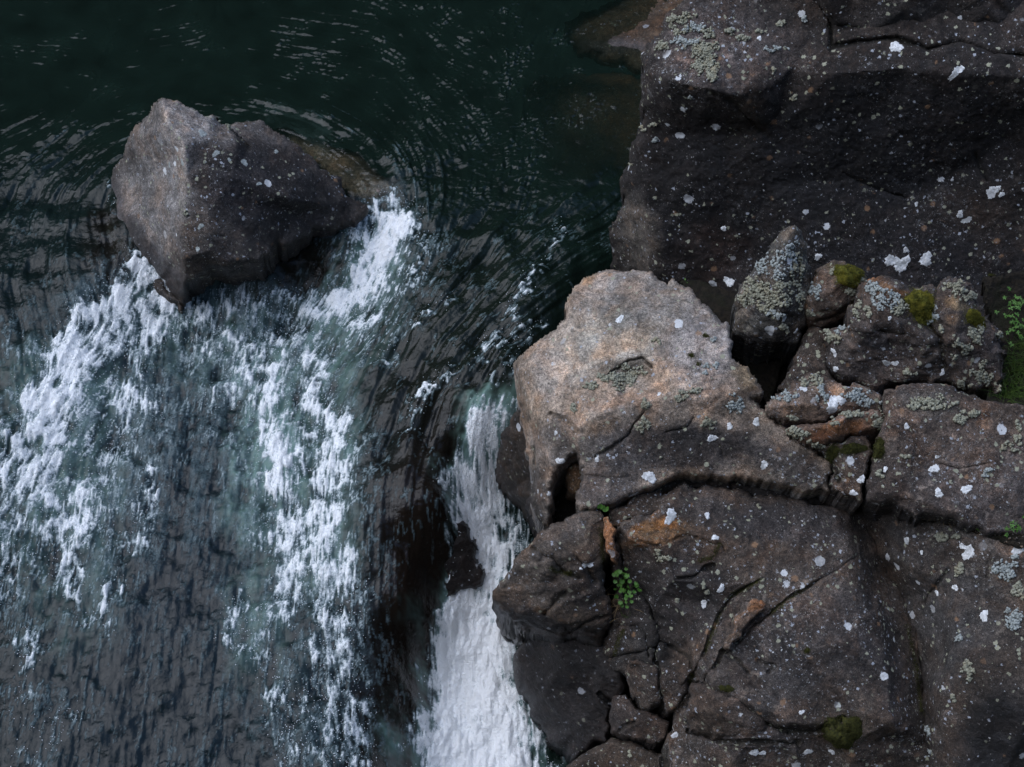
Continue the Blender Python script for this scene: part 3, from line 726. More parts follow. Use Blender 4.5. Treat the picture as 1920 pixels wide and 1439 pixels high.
MS = rock('fractured_slab', 'broad fractured slab filling the lower right with a diagonal joint', 'boulder',
     [(1158,988,.46),(1170,975,.5),(1200,964,.52),(1237,955,.54),(1232,935,.5),(1245,922,.5),(1262,918,.5),(1300,917,.5),(1370,920,.5),(1455,932,.48),(1564,952,.44),(1632,962,.30),(1628,1004,.17),(1650,1047,.06),(1681,1098,-.04),(1708,1152,-.12),(1724,1210,-.18),(1735,1268,-.24),(1743,1327,-.30),(1739,1385,-.36),(1751,1439,-.42),(1752,1500,-.48),
      (1230,1500,-.75),(1236,1420,-.65),(1262,1350,-.5),(1250,1310,-.42),(1220,1290,-.42),(1180,1270,-.42),(1140,1250,-.42),(1138,1200,-.34),(1150,1160,-.22),(1156,1100,.0),(1152,1050,.16),(1150,1010,.34)],
     inner=[(1400,1000,.46),(1520,1040,.4),(1590,1050,.36),(1610,1110,.26),(1640,1180,.18),(1665,1260,.10),(1670,1350,.02),(1560,1200,.24),(1450,1280,.08),(1400,1390,-.22),(1600,1400,-.14),(1250,1060,.32),(1230,1160,-.08),(1260,1240,-.26),(1320,1170,.1),(1500,1380,-.2)],
     lines=[[(1158,988,.46),(1180,1006,.44),(1240,1024,.42),(1300,1004,.45),(1350,1020,.42)],[(1240,1024,.42),(1260,1085,.3),(1330,1100,.28),(1420,1080,.34)],
            [(1190,1130,-.05),(1240,1120,.10),(1330,1132,.12),(1345,1150,.14)],[(1300,1268,-.12),(1328,1212,.1),(1350,1150,.14)],
            [(1290,1275,-.12),(1350,1288,-.05),(1420,1325,-.02),(1475,1356,-.04),(1545,1360,-.05),(1575,1330,0)],[(1300,1300,-.28),(1420,1345,-.16),(1475,1376,-.2),(1545,1380,-.2)],
            [(1177,1237,-.3),(1233,1245,-.24),(1293,1267,-.14)],[(1240,1330,-.46),(1275,1319,-.34),(1290,1290,-.3)],[(1350,1020,.42),(1450,1060,.38)]],
     cracks=[([(1612,1030),(1580,1062),(1549,1080),(1510,1102),(1467,1132),(1444,1152),(1413,1175),(1386,1200),(1354,1222),(1323,1276)],2.2,.05),
             ([(1428,1086),(1378,1113),(1350,1148),(1323,1210),(1300,1268)],2.6,.05),([(1354,1222),(1380,1240),(1400,1262)],4,.04),([(1233,1245),(1236,1310),(1250,1338)],4,.06),
             ([(1158,1000),(1166,1050),(1174,1120),(1170,1170),(1150,1235)],4,.06),([(1230,1026),(1290,1004),(1349,1020),(1360,1036)],2.5,.02),([(1340,1060),(1300,1080),(1270,1086)],4,.04),
             ([(1190,1100),(1220,1140),(1236,1200),(1228,1240)],5,.06),([(1236,1200),(1290,1232),(1300,1260)],4,.05),([(1300,1280),(1420,1345),(1475,1372),(1540,1372),(1580,1350)],6,.06),
             ([(1130,1235),(1180,1225),(1230,1215)],5,.06),([(1275,1319),(1286,1290),(1300,1268)],6,.09),([(1250,1340),(1240,1400),(1245,1450)],8,.12),([(1290,1368),(1350,1390),(1420,1395),(1500,1392)],4,.05),([(1420,1240),(1450,1250),(1440,1262)],4,.03),([(1480,1000),(1510,1020)],3,.012),([(1190,1170),(1210,1190),(1215,1230)],4,.05)],
     paint=[('c',1270,1120,110,100,10,(.038,.034,.034),.8),('c',1200,1230,70,70,0,(.032,.03,.028),.8),('c',1240,1000,70,24,-18,(.20,.12,.06),.8),('c',1220,985,50,12,-20,(.32,.15,.05),.7),('c',1248,975,24,14,0,(.34,.14,.04),.6),('c',1190,1018,26,12,0,(.26,.14,.07),.5),
            ('c',1470,980,160,40,5,(.062,.056,.058),.7),('c',1520,1200,140,90,-10,(.075,.064,.06),.6),('c',1650,1220,40,150,-14,(.038,.033,.033),.7),('c',1440,1290,90,50,10,(.08,.072,.068),.6),('c',1450,1390,140,30,0,(.045,.04,.04),.6),('c',1350,1250,60,30,0,(.09,.08,.075),.5),
            ('l',1280,1040,80,40,0,1.2,1),('l',1500,1160,160,100,0,1.0,1),('l',1250,1200,80,80,0,.5,1)],
     tint=(.072,.065,.062), lich=.85, amp=.035, facet=.03, facet_scale=3.6, ledge=.034, lfreq=4.5, ldir=(.6,.5,.5), back=1.4, step=2.2, round_px=8, round_m=.06, pits=.012)
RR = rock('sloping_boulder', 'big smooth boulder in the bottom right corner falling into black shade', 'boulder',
     [(1616,936,.52),(1650,940,.55),(1690,944,.60),(1740,952,.66),(1780,962,.70),(1821,975,.73),(1870,992,.76),(1920,1008,.78),(2420,1040,.76),(2420,1500,-.5),(1735,1500,-.50),(1735,1439,-.42),(1724,1385,-.36),(1728,1327,-.30),(1720,1268,-.24),(1709,1210,-.18),(1693,1152,-.12),(1666,1098,-.04),(1635,1047,.06),(1612,1004,.18)],
     inner=[(1720,1040,.46),(1780,1100,.42),(1800,1200,.30),(1760,1300,.06),(1840,1250,.34),(1900,1150,.5),(1700,1060,.36),(1780,1400,-.12)],
     lines=[[(1690,965,.56),(1766,990,.62),(1821,1010,.66),(1859,1040,.68),(1920,1056,.7),(2420,1070,.7)],[(1900,1240,.42),(1860,1300,.26),(1830,1380,.0),(1800,1470,-.2)],[(1960,1290,.36),(1920,1360,.16),(1890,1440,-.10)]],
     cracks=[([(1780,1070),(1755,1100),(1735,1130)],3.5,.03),([(1859,1040),(1850,1080)],3,.02)],
     paint=[('c',1840,1010,100,22,16,(.17,.15,.135),.8),('c',1890,1030,40,12,16,(.24,.15,.10),.5),('c',1780,1150,110,110,0,(.060,.057,.056),.7),('c',1870,1380,75,110,25,(.014,.014,.015),.9),('c',1700,1020,60,40,20,(.05,.047,.047),.7),('c',1760,1190,50,150,-10,(.075,.07,.068),.6),  # deep shade of the corner painted near-black into the rock colour
            ('l',1870,1380,90,130,25,.02,1),('l',1780,1040,90,50,20,1.1,1),('l',1880,1180,60,80,0,.9,1),('w',1870,1380,80,110,25,.3,1)],  # the wet value deepens the same painted corner shade
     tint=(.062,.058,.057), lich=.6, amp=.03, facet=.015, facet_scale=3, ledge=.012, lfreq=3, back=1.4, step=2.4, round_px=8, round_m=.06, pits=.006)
NB = rock('nose_boulder', 'rounded wedge of brown-grey rock jutting over the white water', 'boulder',
     [(1091,962,.44),(1057,980,.42),(1016,994,.38),(1001,1009,.34),(975,1039,.24),(956,1072,.12),(934,1098,.0),(923,1117,-.1),(930,1134,-.2),(945,1156,-.3),(967,1172,-.36),(1012,1188,-.36),(1065,1196,-.34),(1095,1204,-.34),(1121,1211,-.34),(1134,1190,-.24),(1146,1160,-.1),(1142,1120,.04),(1130,1070,.2),(1142,1045,.26),(1132,1005,.36),(1124,972,.44),(1110,960,.46)],
     inner=[(1050,1040,.34),(1010,1090,.14),(1080,1080,.26),(1060,1130,.06),(1110,1110,.12),(990,1060,.22)],
     lines=[[(923,1117,-.1),(960,1140,-.1),(1010,1156,-.1),(1060,1172,-.14),(1087,1180,-.2)],[(1000,1040,.32),(1035,1042,.34),(1060,1050,.3),(1100,1050,.34)],[(1030,1100,.12),(1060,1118,.12),(1100,1150,.0)]],
     cracks=[([(1000,1030),(1035,1045),(1055,1070),(1085,1080)],6,.05),([(1060,1110),(1040,1130),(1020,1150)],6,.05),([(1070,1185),(1100,1165),(1140,1155)],4,.04),([(1075,1040),(1100,1060),(1115,1090)],6,.04)],
     paint=[('c',1000,1080,80,60,-30,(.105,.09,.078),.7),('c',1060,990,60,24,-20,(.16,.14,.125),.7),('c',1080,1100,60,50,0,(.06,.05,.045),.6),('c',1000,1165,90,14,14,(.035,.033,.034),.8),('w',960,1150,60,20,20,.6,1),('c',1008,1148,18,8,-15,(.12,.06,.02),.5)],
     tint=(.082,.072,.064), lich=.25, wetline=-.22, amp=.035, facet=.04, facet_scale=5, ledge=.03, lfreq=6, back=1.2, step=2.1, round_px=9, round_m=.07, pits=.008)
rock('wet_boulder', 'black wet boulder under the jutting wedge at the edge of the white water', 'boulder',
     [(962,1160,-.5),(1000,1165,-.45),(1060,1180,-.42),(1120,1195,-.4),(1160,1210,-.4),(1182,1250,-.46),(1175,1290,-.56),(1165,1320,-.66),(1145,1370,-.86),(1110,1402,-1.05),(1076,1426,-1.25),(1061,1419,-1.3),(1024,1389,-1.3),(997,1352,-1.3),(986,1306,-1.15),(967,1273,-1.1),(963,1229,-.95)],
     inner=[(1050,1240,-.6),(1090,1300,-.75),(1020,1300,-.95),(1120,1250,-.52)], lines=[[(1100,1200,-.42),(1130,1260,-.5),(1120,1310,-.68),(1080,1370,-1.0)]],
     cracks=[([(1122,1300),(1150,1322),(1160,1340)],4,.05)], tint=(.034,.032,.034), lich=.12, wet=.75, amp=.05, facet=.05, facet_scale=3, back=1.2, round_px=12, round_m=.1)
rock('wedge_block', 'small dark fractured block in the cleft below the wedge', 'rock',
     [(1140,1305,-.62),(1165,1300,-.6),(1200,1330,-.58),(1240,1345,-.56),(1256,1352,-.56),(1250,1388,-.68),(1226,1400,-.74),(1180,1386,-.8),(1143,1374,-.84),(1140,1340,-.74)],
     inner=[(1195,1355,-.64)], cracks=[([(1190,1350),(1160,1370)],3,.03)], tint=(.055,.05,.05), lich=.4, amp=.02, back=.6, facet=.03, round_px=7)
rock('stepped_block', 'low stepped block with pale corners left of the dark cleft', 'rock',
     [(1177,1239,-.24),(1205,1240,-.22),(1233,1246,-.2),(1262,1255,-.18),(1290,1266,-.16),(1290,1300,-.26),(1275,1319,-.32),(1252,1338,-.4),(1235,1320,-.4),(1205,1330,-.5),(1180,1300,-.46),(1172,1265,-.36)],
     inner=[(1220,1290,-.3)], cracks=[([(1234,1246),(1236,1290),(1244,1330)],4,.07)], tint=(.065,.058,.055), lich=.7, amp=.02, back=.6, facet=.03, round_px=7, round_m=.05)
rock('rounded_block', 'rounded lumpy block with two white spots beside the moss', 'rock',
     [(1297,1280,-.06),(1330,1282,-.03),(1360,1292,-.02),(1400,1318,-.04),(1428,1335,-.08),(1440,1362,-.16),(1436,1386,-.24),(1390,1396,-.3),(1340,1390,-.32),(1292,1370,-.32),(1286,1330,-.22)],
     inner=[(1350,1330,-.06)], lines=[[(1300,1335,-.16),(1350,1345,-.1),(1400,1360,-.14)]], tint=(.078,.07,.068), lich=.8, amp=.03, back=.6, facet=.03, facet_scale=6, round_px=12, round_m=.1)
rock('foot_rock', 'low brownish rock at the bottom edge beside the spray', 'rock',
     [(1060,1500,-1.2),(1062,1436,-1.12),(1085,1420,-1.02),(1112,1404,-.95),(1145,1384,-.9),(1175,1388,-.88),(1200,1394,-.86),(1240,1412,-.84),(1270,1440,-.84),(1280,1500,-.95)],
     inner=[(1160,1430,-.9)], tint=(.062,.055,.05), lich=.4, amp=.03, back=.6, facet=.03, round_px=10)
rock('orange_splinter', 'upright orange splinter of stone in the joint above the green plant', 'stone',
     [(1131,970,.5),(1140,968,.52),(1147,982,.52),(1155,992,.5),(1150,1008,.46),(1154,1030,.4),(1157,1057,.3),(1149,1054,.3),(1143,1040,.36),(1137,1012,.44)],
     tint=(.24,.13,.07), lich=.5, amp=.006, back=.25, facet=.01, step=1.6, round_px=5, round_m=.03)
rock('rusty_splinter', 'long narrow stone splinter with a rust-orange tip lying on the fractured slab', 'stone',
     [(1420,1124,.40),(1436,1132,.38),(1434,1146,.34),(1405,1168,.28),(1390,1196,.22),(1368,1222,.18),(1356,1216,.18),(1360,1200,.2),(1378,1175,.28),(1400,1144,.34)],
     paint=[('c',1424,1135,22,14,-40,(.34,.15,.06),.8)], tint=(.17,.14,.12), lich=.8, amp=.008, back=.15, facet=.012, step=1.6, round_px=5, round_m=.03)
rock('step_rock', 'dark brown rock face showing between the water tongue and the chute', 'rock',
     [(812,1000,-.74),(838,966,-.66),(868,976,-.68),(886,1010,-.80),(893,1045,-.94),(912,1080,-1.06),(904,1100,-1.12),(868,1108,-1.12),(832,1124,-1.06),(816,1080,-.92)],
     tint=(.018,.012,.010), lich=0, wet=.8, amp=.03, back=.5, facet=.03, round_px=8)

# soil and ground
def patch(name, pts, seed, mat, amp=.02):
    rec = rock(name, 'x', 'x', pts, tint=(.02, .016, .01), lich=0, amp=amp, facet=0, fine=.012, back=.5, step=3.5, mat=mat, rag=.6, round_px=0)
    for kk in ('label', 'category'):
        del rec['o'][kk]
    rec['o']['kind'] = 'structure'
    return rec
SO1 = patch('soil_bank', [(1840,520,1.3),(2420,480,1.4),(2420,800,1.28),(1850,780,1.1),(1860,700,1.0),(1860,600,1.1)], 1, M_SOIL, .04)
SO2 = patch('soil_ledge', [(1700,952,.70),(1760,950,.76),(1850,955,.84),(1960,975,.88),(2420,985,.9),(2420,1050,.80),(1920,1026,.79),(1830,1000,.72),(1760,978,.66)], 2, M_SOIL, .02)
SO3 = patch('cleft_floor', [(1200,860,.30),(1500,600,.45),(1650,560,.45),(1700,820,.4),(1700,1000,.2),(1500,1300,-.9),(1060,1300,-1.3),(1090,960,-.1)], 3, M_SOIL, .05)
SO4 = patch('gully_floor', [(1270,520,.55),(1420,560,.6),(1480,640,.62),(1440,760,.5),(1370,680,.6)], 4, M_SOIL, .03)
# ------------------------------------------------------------------ water: one height field laid out in world x, y
WZ = [(0,0,0),(300,0,0),(600,0,0),(900,0,0),(1150,0,0),(0,150,0),(300,130,0),(600,150,0),(900,150,0),(1150,200,0),
      (0,300,0),(150,300,.02),(100,400,-.02),(200,330,.06),(190,420,.02),(500,200,.04),(640,260,.05),(760,340,.05),(900,300,0),(1100,330,0),
      (0,450,-.04),(230,480,-.02),(150,560,-.08),(60,650,-.16),(0,720,-.20),(0,800,-.24),
      (270,500,-.10),(200,600,-.20),(110,720,-.26),(40,850,-.32),(0,950,-.42),
      (345,570,-.34),(300,620,-.38),(220,760,-.44),(140,900,-.50),(450,560,-.34),(520,500,-.18),(600,460,-.06),(660,430,-.02),(560,560,-.34),
      (740,410,-.02),(720,480,-.14),(700,560,-.26),(780,420,.02),(860,430,0),(1000,420,-.01),(1120,450,-.03),(800,520,-.04),
      (920,540,-.06),(1060,560,-.05),(640,650,-.36),(720,620,-.22),(780,650,-.18),(880,640,-.10),(1000,620,-.06),(960,680,-.10),(985,720,-.16),
      (640,780,-.44),(720,740,-.30),(820,760,-.26),(900,760,-.22),(950,745,-.22),
      (450,700,-.44),(300,850,-.50),(450,900,-.54),(580,900,-.52),(640,900,-.48),(700,850,-.38),(800,850,-.36),(855,820,-.34),
      (0,1100,-.62),(200,1100,-.64),(400,1100,-.66),(560,1100,-.66),(650,1080,-.60),(750,1000,-.50),(830,950,-.48),
      (0,1439,-.85),(200,1439,-.85),(450,1439,-.88),(650,1350,-.85),(700,1439,-.92),(720,1200,-.80),(800,1150,-.90),(770,1300,-1.10),(740,1439,-1.18),
      (960,800,-.40),(925,800,-.36),(900,880,-.60),(930,900,-.80),(880,930,-.78),(905,1000,-1.05),(960,960,-1.0),(990,1000,-1.10),(930,1060,-1.15),
      (855,1050,-.95),(850,1120,-1.16),(910,1110,-1.22),(950,1180,-1.32),(870,1180,-1.30),(830,1240,-1.38),(810,1330,-1.44),(800,1439,-1.5),
      (900,1250,-1.42),(960,1260,-1.42),(890,1350,-1.5),(960,1350,-1.5),(1010,1439,-1.6),(900,1439,-1.58),
      (1100,1439,-1.7),(1200,1200,-1.7),(1050,900,-1.2),(1100,1050,-1.5),(1150,750,-.9),(1250,900,-1.4),(1250,500,-.3),(1400,1300,-1.8),
      (-200,300,0),(-200,700,-.15),(-200,1000,-.5),(-200,1439,-.9),(0,-150,0),(700,-150,0),(1300,-100,0),(300,1600,-1.0),(700,1600,-1.1),(950,1600,-1.65),(1250,1600,-1.8)]
WZ = np.array(WZ, float)
wp_ = at(WZ[:, 0], WZ[:, 1], WZ[:, 2])
def tps(r2): return .5 * r2 * np.log(r2 + 1e-12)
X = wp_[:, :2]; n_ = len(X)
K = tps(((X[:, None] - X[None]) ** 2).sum(-1)) + np.eye(n_) * .004
Pm = np.concatenate([np.ones((n_, 1)), X], 1)
Am = np.block([[K, Pm], [Pm.T, np.zeros((3, 3))]])
sol = np.linalg.solve(Am, np.concatenate([wp_[:, 2], np.zeros(3)]))
def water_z(x, y):
    out = np.empty(x.shape)
    xf, yf, of_ = x.ravel(), y.ravel(), out.ravel()
    for s0 in range(0, xf.size, 60000):
        a = np.stack([xf[s0:s0 + 60000], yf[s0:s0 + 60000]], -1)
        r2 = ((a[:, None] - X[None]) ** 2).sum(-1)
        of_[s0:s0 + 60000] = tps(r2) @ sol[:n_] + sol[n_] + a @ sol[n_ + 1:]
    return out
H = .0092
gx = np.arange(-5.3, 1.9, H); gy = np.arange(3.3, 11.4, H)
GX, GY = np.meshgrid(gx, gy)
NY, NX = GX.shape
# smooth base evaluated coarse, then refined bilinearly
cs = 4
zc = water_z(GX[::cs, ::cs], GY[::cs, ::cs])
def upsample(a, ny, nx, s):
    yi = np.minimum(np.arange(ny) / s, a.shape[0] - 1.001); xi = np.minimum(np.arange(nx) / s, a.shape[1] - 1.001)
    y0 = yi.astype(int); x0 = xi.astype(int); fy = (yi - y0)[:, None]; fx = (xi - x0)[None]
    return ((a[y0][:, x0] * (1 - fx) + a[y0][:, x0 + 1] * fx) * (1 - fy) + (a[y0 + 1][:, x0] * (1 - fx) + a[y0 + 1][:, x0 + 1] * fx) * fy)
Z0 = np.minimum(upsample(zc, NY, NX, cs), .06)
PXg, PYg = to_px(np.stack([GX, GY, Z0], -1))

FL = [(100,100,1,.1),(600,80,1,.15),(900,130,.8,.5),(1100,200,-.1,1),(1000,50,-.5,1),(960,150,-.1,1),(1000,350,-.3,1),(300,130,-1,.15),
      (240,250,-1,.5),(130,320,-.7,.8),(110,420,.05,1),(150,540,.5,.9),(60,600,.4,.9),(20,400,-.2,1),(30,250,-.7,.5),(190,450,.4,.9),(20,750,.3,.9),
      (250,520,-.45,.9),(170,650,-.5,.9),(100,780,-.4,.9),(40,900,-.3,1),(60,1100,-.05,1),(120,1000,.05,1),
      (430,200,1,.1),(520,200,1,.3),(630,240,1,.6),(720,300,.6,.9),(785,370,.15,1),(770,450,-.35,1),(720,520,-.4,1),(600,300,.9,.6),
      (850,250,.6,.9),(900,330,.0,1),(880,420,-.6,.9),(1050,420,-.9,.6),(950,500,-.8,.65),(1080,500,-.8,.6),(850,600,-.75,.75),(950,600,-.85,.6),
      (760,740,-.5,1),(850,720,-.65,.8),(800,850,-.25,1),(700,820,-.4,1),(700,1000,0,1),(750,1250,.1,1),(650,1250,.2,1),(1010,590,-.75,.6),
      (950,720,-.5,.9),(905,800,-.35,1),(880,900,.05,1),(905,980,.2,1),(930,1050,-.1,1),(880,1180,-.2,1),(850,1400,-.1,1),(960,1300,.25,1),(900,1330,0,1),
      (560,480,-.6,.7),(640,620,-.6,.8),(450,600,-.1,1),(500,800,-.1,1),(600,900,.05,1),(300,700,.1,1),(300,1000,0,1),(400,1300,0,1),(550,1100,-.05,1),
      (150,1300,0,1),(620,1400,.2,1)]
FL = np.array(FL, float)
def flow(px, py):
    nu = np.zeros(px.shape); nv = np.zeros(px.shape); nw = np.zeros(px.shape)
    for x, y, u, v in FL:
        l = math.hypot(u, v); w = 1.0 / (((px - x) ** 2 + (py - y) ** 2) / 3600. + .25) ** 2
        nu += w * u / l; nv += w * v / l; nw += w
    return nu / nw, nv / nw
fu, fv = flow(PXg[::cs, ::cs], PYg[::cs, ::cs])
e = .01   # turn picture directions into directions on the water
wx_ = fu; wy_ = -fv / math.sin(PITCH)
l_ = np.hypot(wx_, wy_) + 1e-6
wx_ = upsample(wx_ / l_, NY, NX, cs); wy_ = upsample(wy_ / l_, NY, NX, cs)

def band(seed, lo, hi):
    """band-passed noise, wavelengths lo..hi in metres, unit variance"""
    r = np.random.default_rng(seed).standard_normal((NY, NX))
    fy = np.fft.fftfreq(NY, H)[:, None]; fx = np.fft.rfftfreq(NX, H)[None]
    k = np.hypot(fx, fy) + 1e-9
    w = np.exp(-(k * lo * .6) ** 2) * (1 - np.exp(-(k * hi) ** 2)) * k ** -.6
    o = np.fft.irfft2(np.fft.rfft2(r) * w, (NY, NX))
    return o / o.std()
def samp(a, y, x):
    y = np.clip(y, 0, NY - 1.001); x = np.clip(x, 0, NX - 1.001)
    y0 = y.astype(np.int32); x0 = x.astype(np.int32); fy = y - y0; fx = x - x0
    af = a.ravel(); i = y0 * NX + x0
    return (af[i] * (1 - fx) + af[i + 1] * fx) * (1 - fy) + (af[i + NX] * (1 - fx) + af[i + NX + 1] * fx) * fy
YY, XX = np.meshgrid(np.arange(NY, dtype=float), np.arange(NX, dtype=float), indexing='ij')
def lic(fields, steps, ds=1.6):
    acc = [f.copy() for f in fields]; n = 1
    for sgn in (1, -1):
        x, y = XX.copy(), YY.copy()
        for k in range(steps):
            yi = np.clip(y, 0, NY - 1).astype(np.int32); xi = np.clip(x, 0, NX - 1).astype(np.int32)
            x += sgn * ds * wx_[yi, xi]; y += sgn * ds * wy_[yi, xi]
            for q, f in enumerate(fields): acc[q] += samp(f, y, x)
            n += 1
    return [a / a.std() for a in acc]
nb_fine, nb_mid = band(1, .022, .06), band(2, .05, .14)
nb_big, nb_huge = band(3, .14, .4), band(4, .4, 1.2)
s_fine, s_mid = lic([nb_fine, nb_mid], 5)
l_mid, l_big = lic([band(5, .03, .10), band(6, .10, .3)], 12)
L1, L2, L3 = lic([band(31, .035, .12), band(32, .10, .34), band(33, .3, .9)], 36, 1.8)
wq1, wq2 = band(17, .06, .2), band(18, .06, .2)
def warp2(f): return samp(f, YY + wq1 * 2.6, XX + wq2 * 2.6)
t_fine, t_mid, t_big, t_huge = lic([warp2(band(21, .022, .05)), warp2(band(22, .05, .12)), warp2(band(23, .12, .3)), warp2(band(24, .25, .7))], 3, 1.4)
t_mid2, t_big2 = lic([warp2(band(25, .05, .12)), warp2(band(26, .12, .35))], 3, 1.4)
w1, w2 = band(7, .10, .3), band(8, .10, .3)
warp_f = lambda f, k: samp(f, YY + w1 * k, XX + w2 * k)
# traced foam: (half width, strength, [(px,py)...]); evaluated where each vertex lies on the water
def stroke(pts, prof='soft'):
    """pts: (px,py,halfwidth,strength) -> density"""
    best = np.zeros(PXg.shape)
    for (x0, y0, w0, s0), (x1, y1, w1_, s1) in zip(pts[:-1], pts[1:]):
        bx0, bx1 = min(x0, x1) - 2.2 * max(w0, w1_), max(x0, x1) + 2.2 * max(w0, w1_)
        by0, by1 = min(y0, y1) - 2.2 * max(w0, w1_), max(y0, y1) + 2.2 * max(w0, w1_)
        m = (QX > bx0) & (QX < bx1) & (QY > by0) & (QY < by1)
        if not m.any(): continue
        px, py = QX[m], QY[m]
        dx, dy = x1 - x0, y1 - y0; L = dx * dx + dy * dy + 1e-9
        t = np.clip(((px - x0) * dx + (py - y0) * dy) / L, 0, 1)
        d = np.hypot(px - x0 - t * dx, py - y0 - t * dy) / (w0 + (w1_ - w0) * t)
        v = sstep(1.9, .35, d) * (s0 + (s1 - s0) * t)
        best[m] = np.maximum(best[m], v)
    return best
wpx = samp(nb_big, YY, XX) * 7 + nb_mid * 3 + nb_huge * 6
wpy = np.roll(nb_big, 97, 1) * 8 + np.roll(nb_mid, 131, 0) * 3 + np.roll(nb_huge, 61, 0) * 6
QX, QY = PXg + wpx * .8, PYg + wpy * .8
FOAM = [
 # left curtain
 [(262,482,12,1),(240,540,28,1.05),(205,590,36,1.05),(150,660,46,1.05),(105,740,50,1.02),(70,830,56,.92),(60,900,66,.78),(80,960,66,.62)],
 [(290,500,20,1),(300,550,45,.9),(270,600,55,.7),(230,680,50,.6)],
 [(20,880,50,.8),(0,950,50,.7),(20,1040,40,.55),(0,1120,30,.45)],
 [(150,930,42,.75),(130,1000,34,.85),(120,1060,28,.75),(150,1130,16,.6),(160,1170,8,.5)],
 [(180,860,40,.5),(180,960,30,.5)],
 [(40,1200,26,.6),(45,1280,22,.55),(20,1330,20,.3)],
 [(230,690,40,.55),(250,760,40,.62),(240,830,20,.5)],
 [(285,880,12,.6),(275,960,12,.6),(250,1040,11,.6),(200,1130,9,.6),(200,1180,9,.5)],
 [(225,1020,14,.55),(215,1000,22,.4)],
 # middle
 [(370,600,22,.75),(420,575,24,.75),(460,550,20,.5),(480,520,12,.45)],
 [(370,610,20,.7),(385,650,14,.6)],
 [(500,580,28,.7),(560,585,34,.7),(620,580,34,.8),(680,560,36,.95),(700,500,32,1.15),(735,430,38,1.2),(720,405,34,.9)],
 [(690,420,26,.6),(660,440,18,.5)],
 [(510,640,28,.75),(520,690,24,.7),(500,760,34,.75),(510,820,36,.85),(545,860,24,.9),(520,900,30,.75),(530,960,26,.8),(500,1010,22,.6)],
 [(440,640,22,.55),(470,690,26,.55),(440,740,14,.65),(385,760,10,.6)],
 [(560,620,30,.55),(600,700,26,.6),(590,760,34,.7),(620,800,30,.8),(620,870,34,.9),(600,950,40,.85),(600,1010,44,.8)],
 [(550,880,26,.6),(545,960,30,.75),(545,1040,28,.85),(555,1090,24,.7),(540,1160,14,.6)],
 [(600,1020,44,.65),(630,1090,40,.62),(640,1160,36,.6),(620,1230,46,.55),(640,1300,48,.45),(650,1380,54,.42),(660,1460,60,.4)],
 [(500,1160,26,.4),(480,1220,26,.42),(520,1280,36,.4),(560,1350,40,.36),(540,1420,40,.3)],
 [(450,1130,14,.5),(430,1200,16,.4)],
 [(390,1000,40,.12),(420,1100,40,.2)],
 [(150,1330,40,.25),(60,1400,50,.3)],
 # thin lines in the tongue
 [(1060,440,6,.5),(1010,510,5,.5),(940,620,5,.55),(870,690,6,.7),(800,750,6,.6),(740,830,5,.4)],
 [(1010,600,8,.55),(950,640,6,.55),(890,670,7,.55)],
 [(860,560,5,.45),(800,600,6,.5),(740,650,5,.5),(700,690,4,.4)],
 [(980,630,14,.35),(960,690,16,.35),(900,720,10,.5)],
 # chute
 [(960,745,14,.75),(925,800,34,1.0),(890,860,44,1.12),(885,920,46,1.2),(900,990,38,1.25),(925,1050,38,1.2),(905,1100,40,1.3)],
 [(960,930,30,.62),(990,990,26,.6),(950,1030,32,.85)],
 [(880,1120,34,1.3),(890,1180,66,1.5),(880,1260,72,1.6),(890,1340,84,1.6),(900,1460,104,1.7)],
 [(840,1230,30,1.0),(820,1340,24,.85),(815,1440,24,.8)],
 [(850,1000,3,.5),(852,1060,4,.5),(862,1110,6,.6)],
 [(232,305,4,.35),(207,345,4,.4),(200,400,4,.3)], [(970,1195,5,.5),(985,1300,6,.5),(1020,1400,8,.5)],
 # upstream glints of foam round the boulder
 [(195,362,8,.6),(190,375,5,.4)],
]
D = np.zeros(PXg.shape)
for st in FOAM: D = np.maximum(D, stroke(st)) + .15 * np.minimum(D, .0)
AER = [
 [(930,770,44,1),(880,880,48,1),(880,950,34,.8),(900,1000,30,.4)],
 [(500,700,60,.7),(500,800,60,1),(520,900,70,.7),(480,960,60,.5),(480,1100,50,.45),(500,1250,60,.3)],
 [(700,500,50,.8),(720,430,40,.6),(640,600,90,.5)],
 [(620,640,60,.5),(640,740,40,.5),(600,860,70,.45),(600,1050,70,.4)],
 [(130,760,120,.5),(100,950,120,.45),(120,1150,90,.3)],
 [(300,600,90,.4),(420,620,120,.35)],
 [(880,1200,90,1),(880,1439,120,1)],
 [(520,222,26,.12),(600,250,24,.16)],
]
A = np.zeros(PXg.shape)
for st in AER: A = np.maximum(A, stroke(st))
A = np.clip(A * (.75 + .2 * l_big + .2 * nb_huge + .1 * nb_mid), 0, 1)
# lace: ragged webs of froth, slightly drawn out along the flow
def rdg(f, c=1.1): return 1 - c * np.abs(f)
web = .34 * rdg(t_huge) + .30 * rdg(t_big) + .22 * rdg(t_mid) + .14 * rdg(t_fine)
web = (web - web.mean()) / web.std()
cloud = .45 * t_big2 + .35 * t_mid2 + .3 * t_fine + .25 * nb_huge
cloud /= cloud.std()
low = sstep(1.0, .25, D)
n_ = web * (.35 + .65 * low) + cloud * (.75 - .35 * low)
n_ = n_ + .35 * low * L1 * sstep(500, 800, PYg)
n_ = n_ / n_.std()
foam = sstep(-1.15, 1.5, D * 3.0 - 1.80 + .78 * n_) * sstep(.02, .35, D)
foam = np.minimum(foam, 1) * (1 - .45 * sstep(.0, 1.6, -cloud) * sstep(1.5, 1.0, D)) * (1 + .45 * sstep(1.0, 1.5, D)) * (1 - .28 * sstep(.3, 1.9, -t_big2 + .4 * L2) * sstep(1.0, 1.3, D))
halo = np.zeros(PXg.shape)
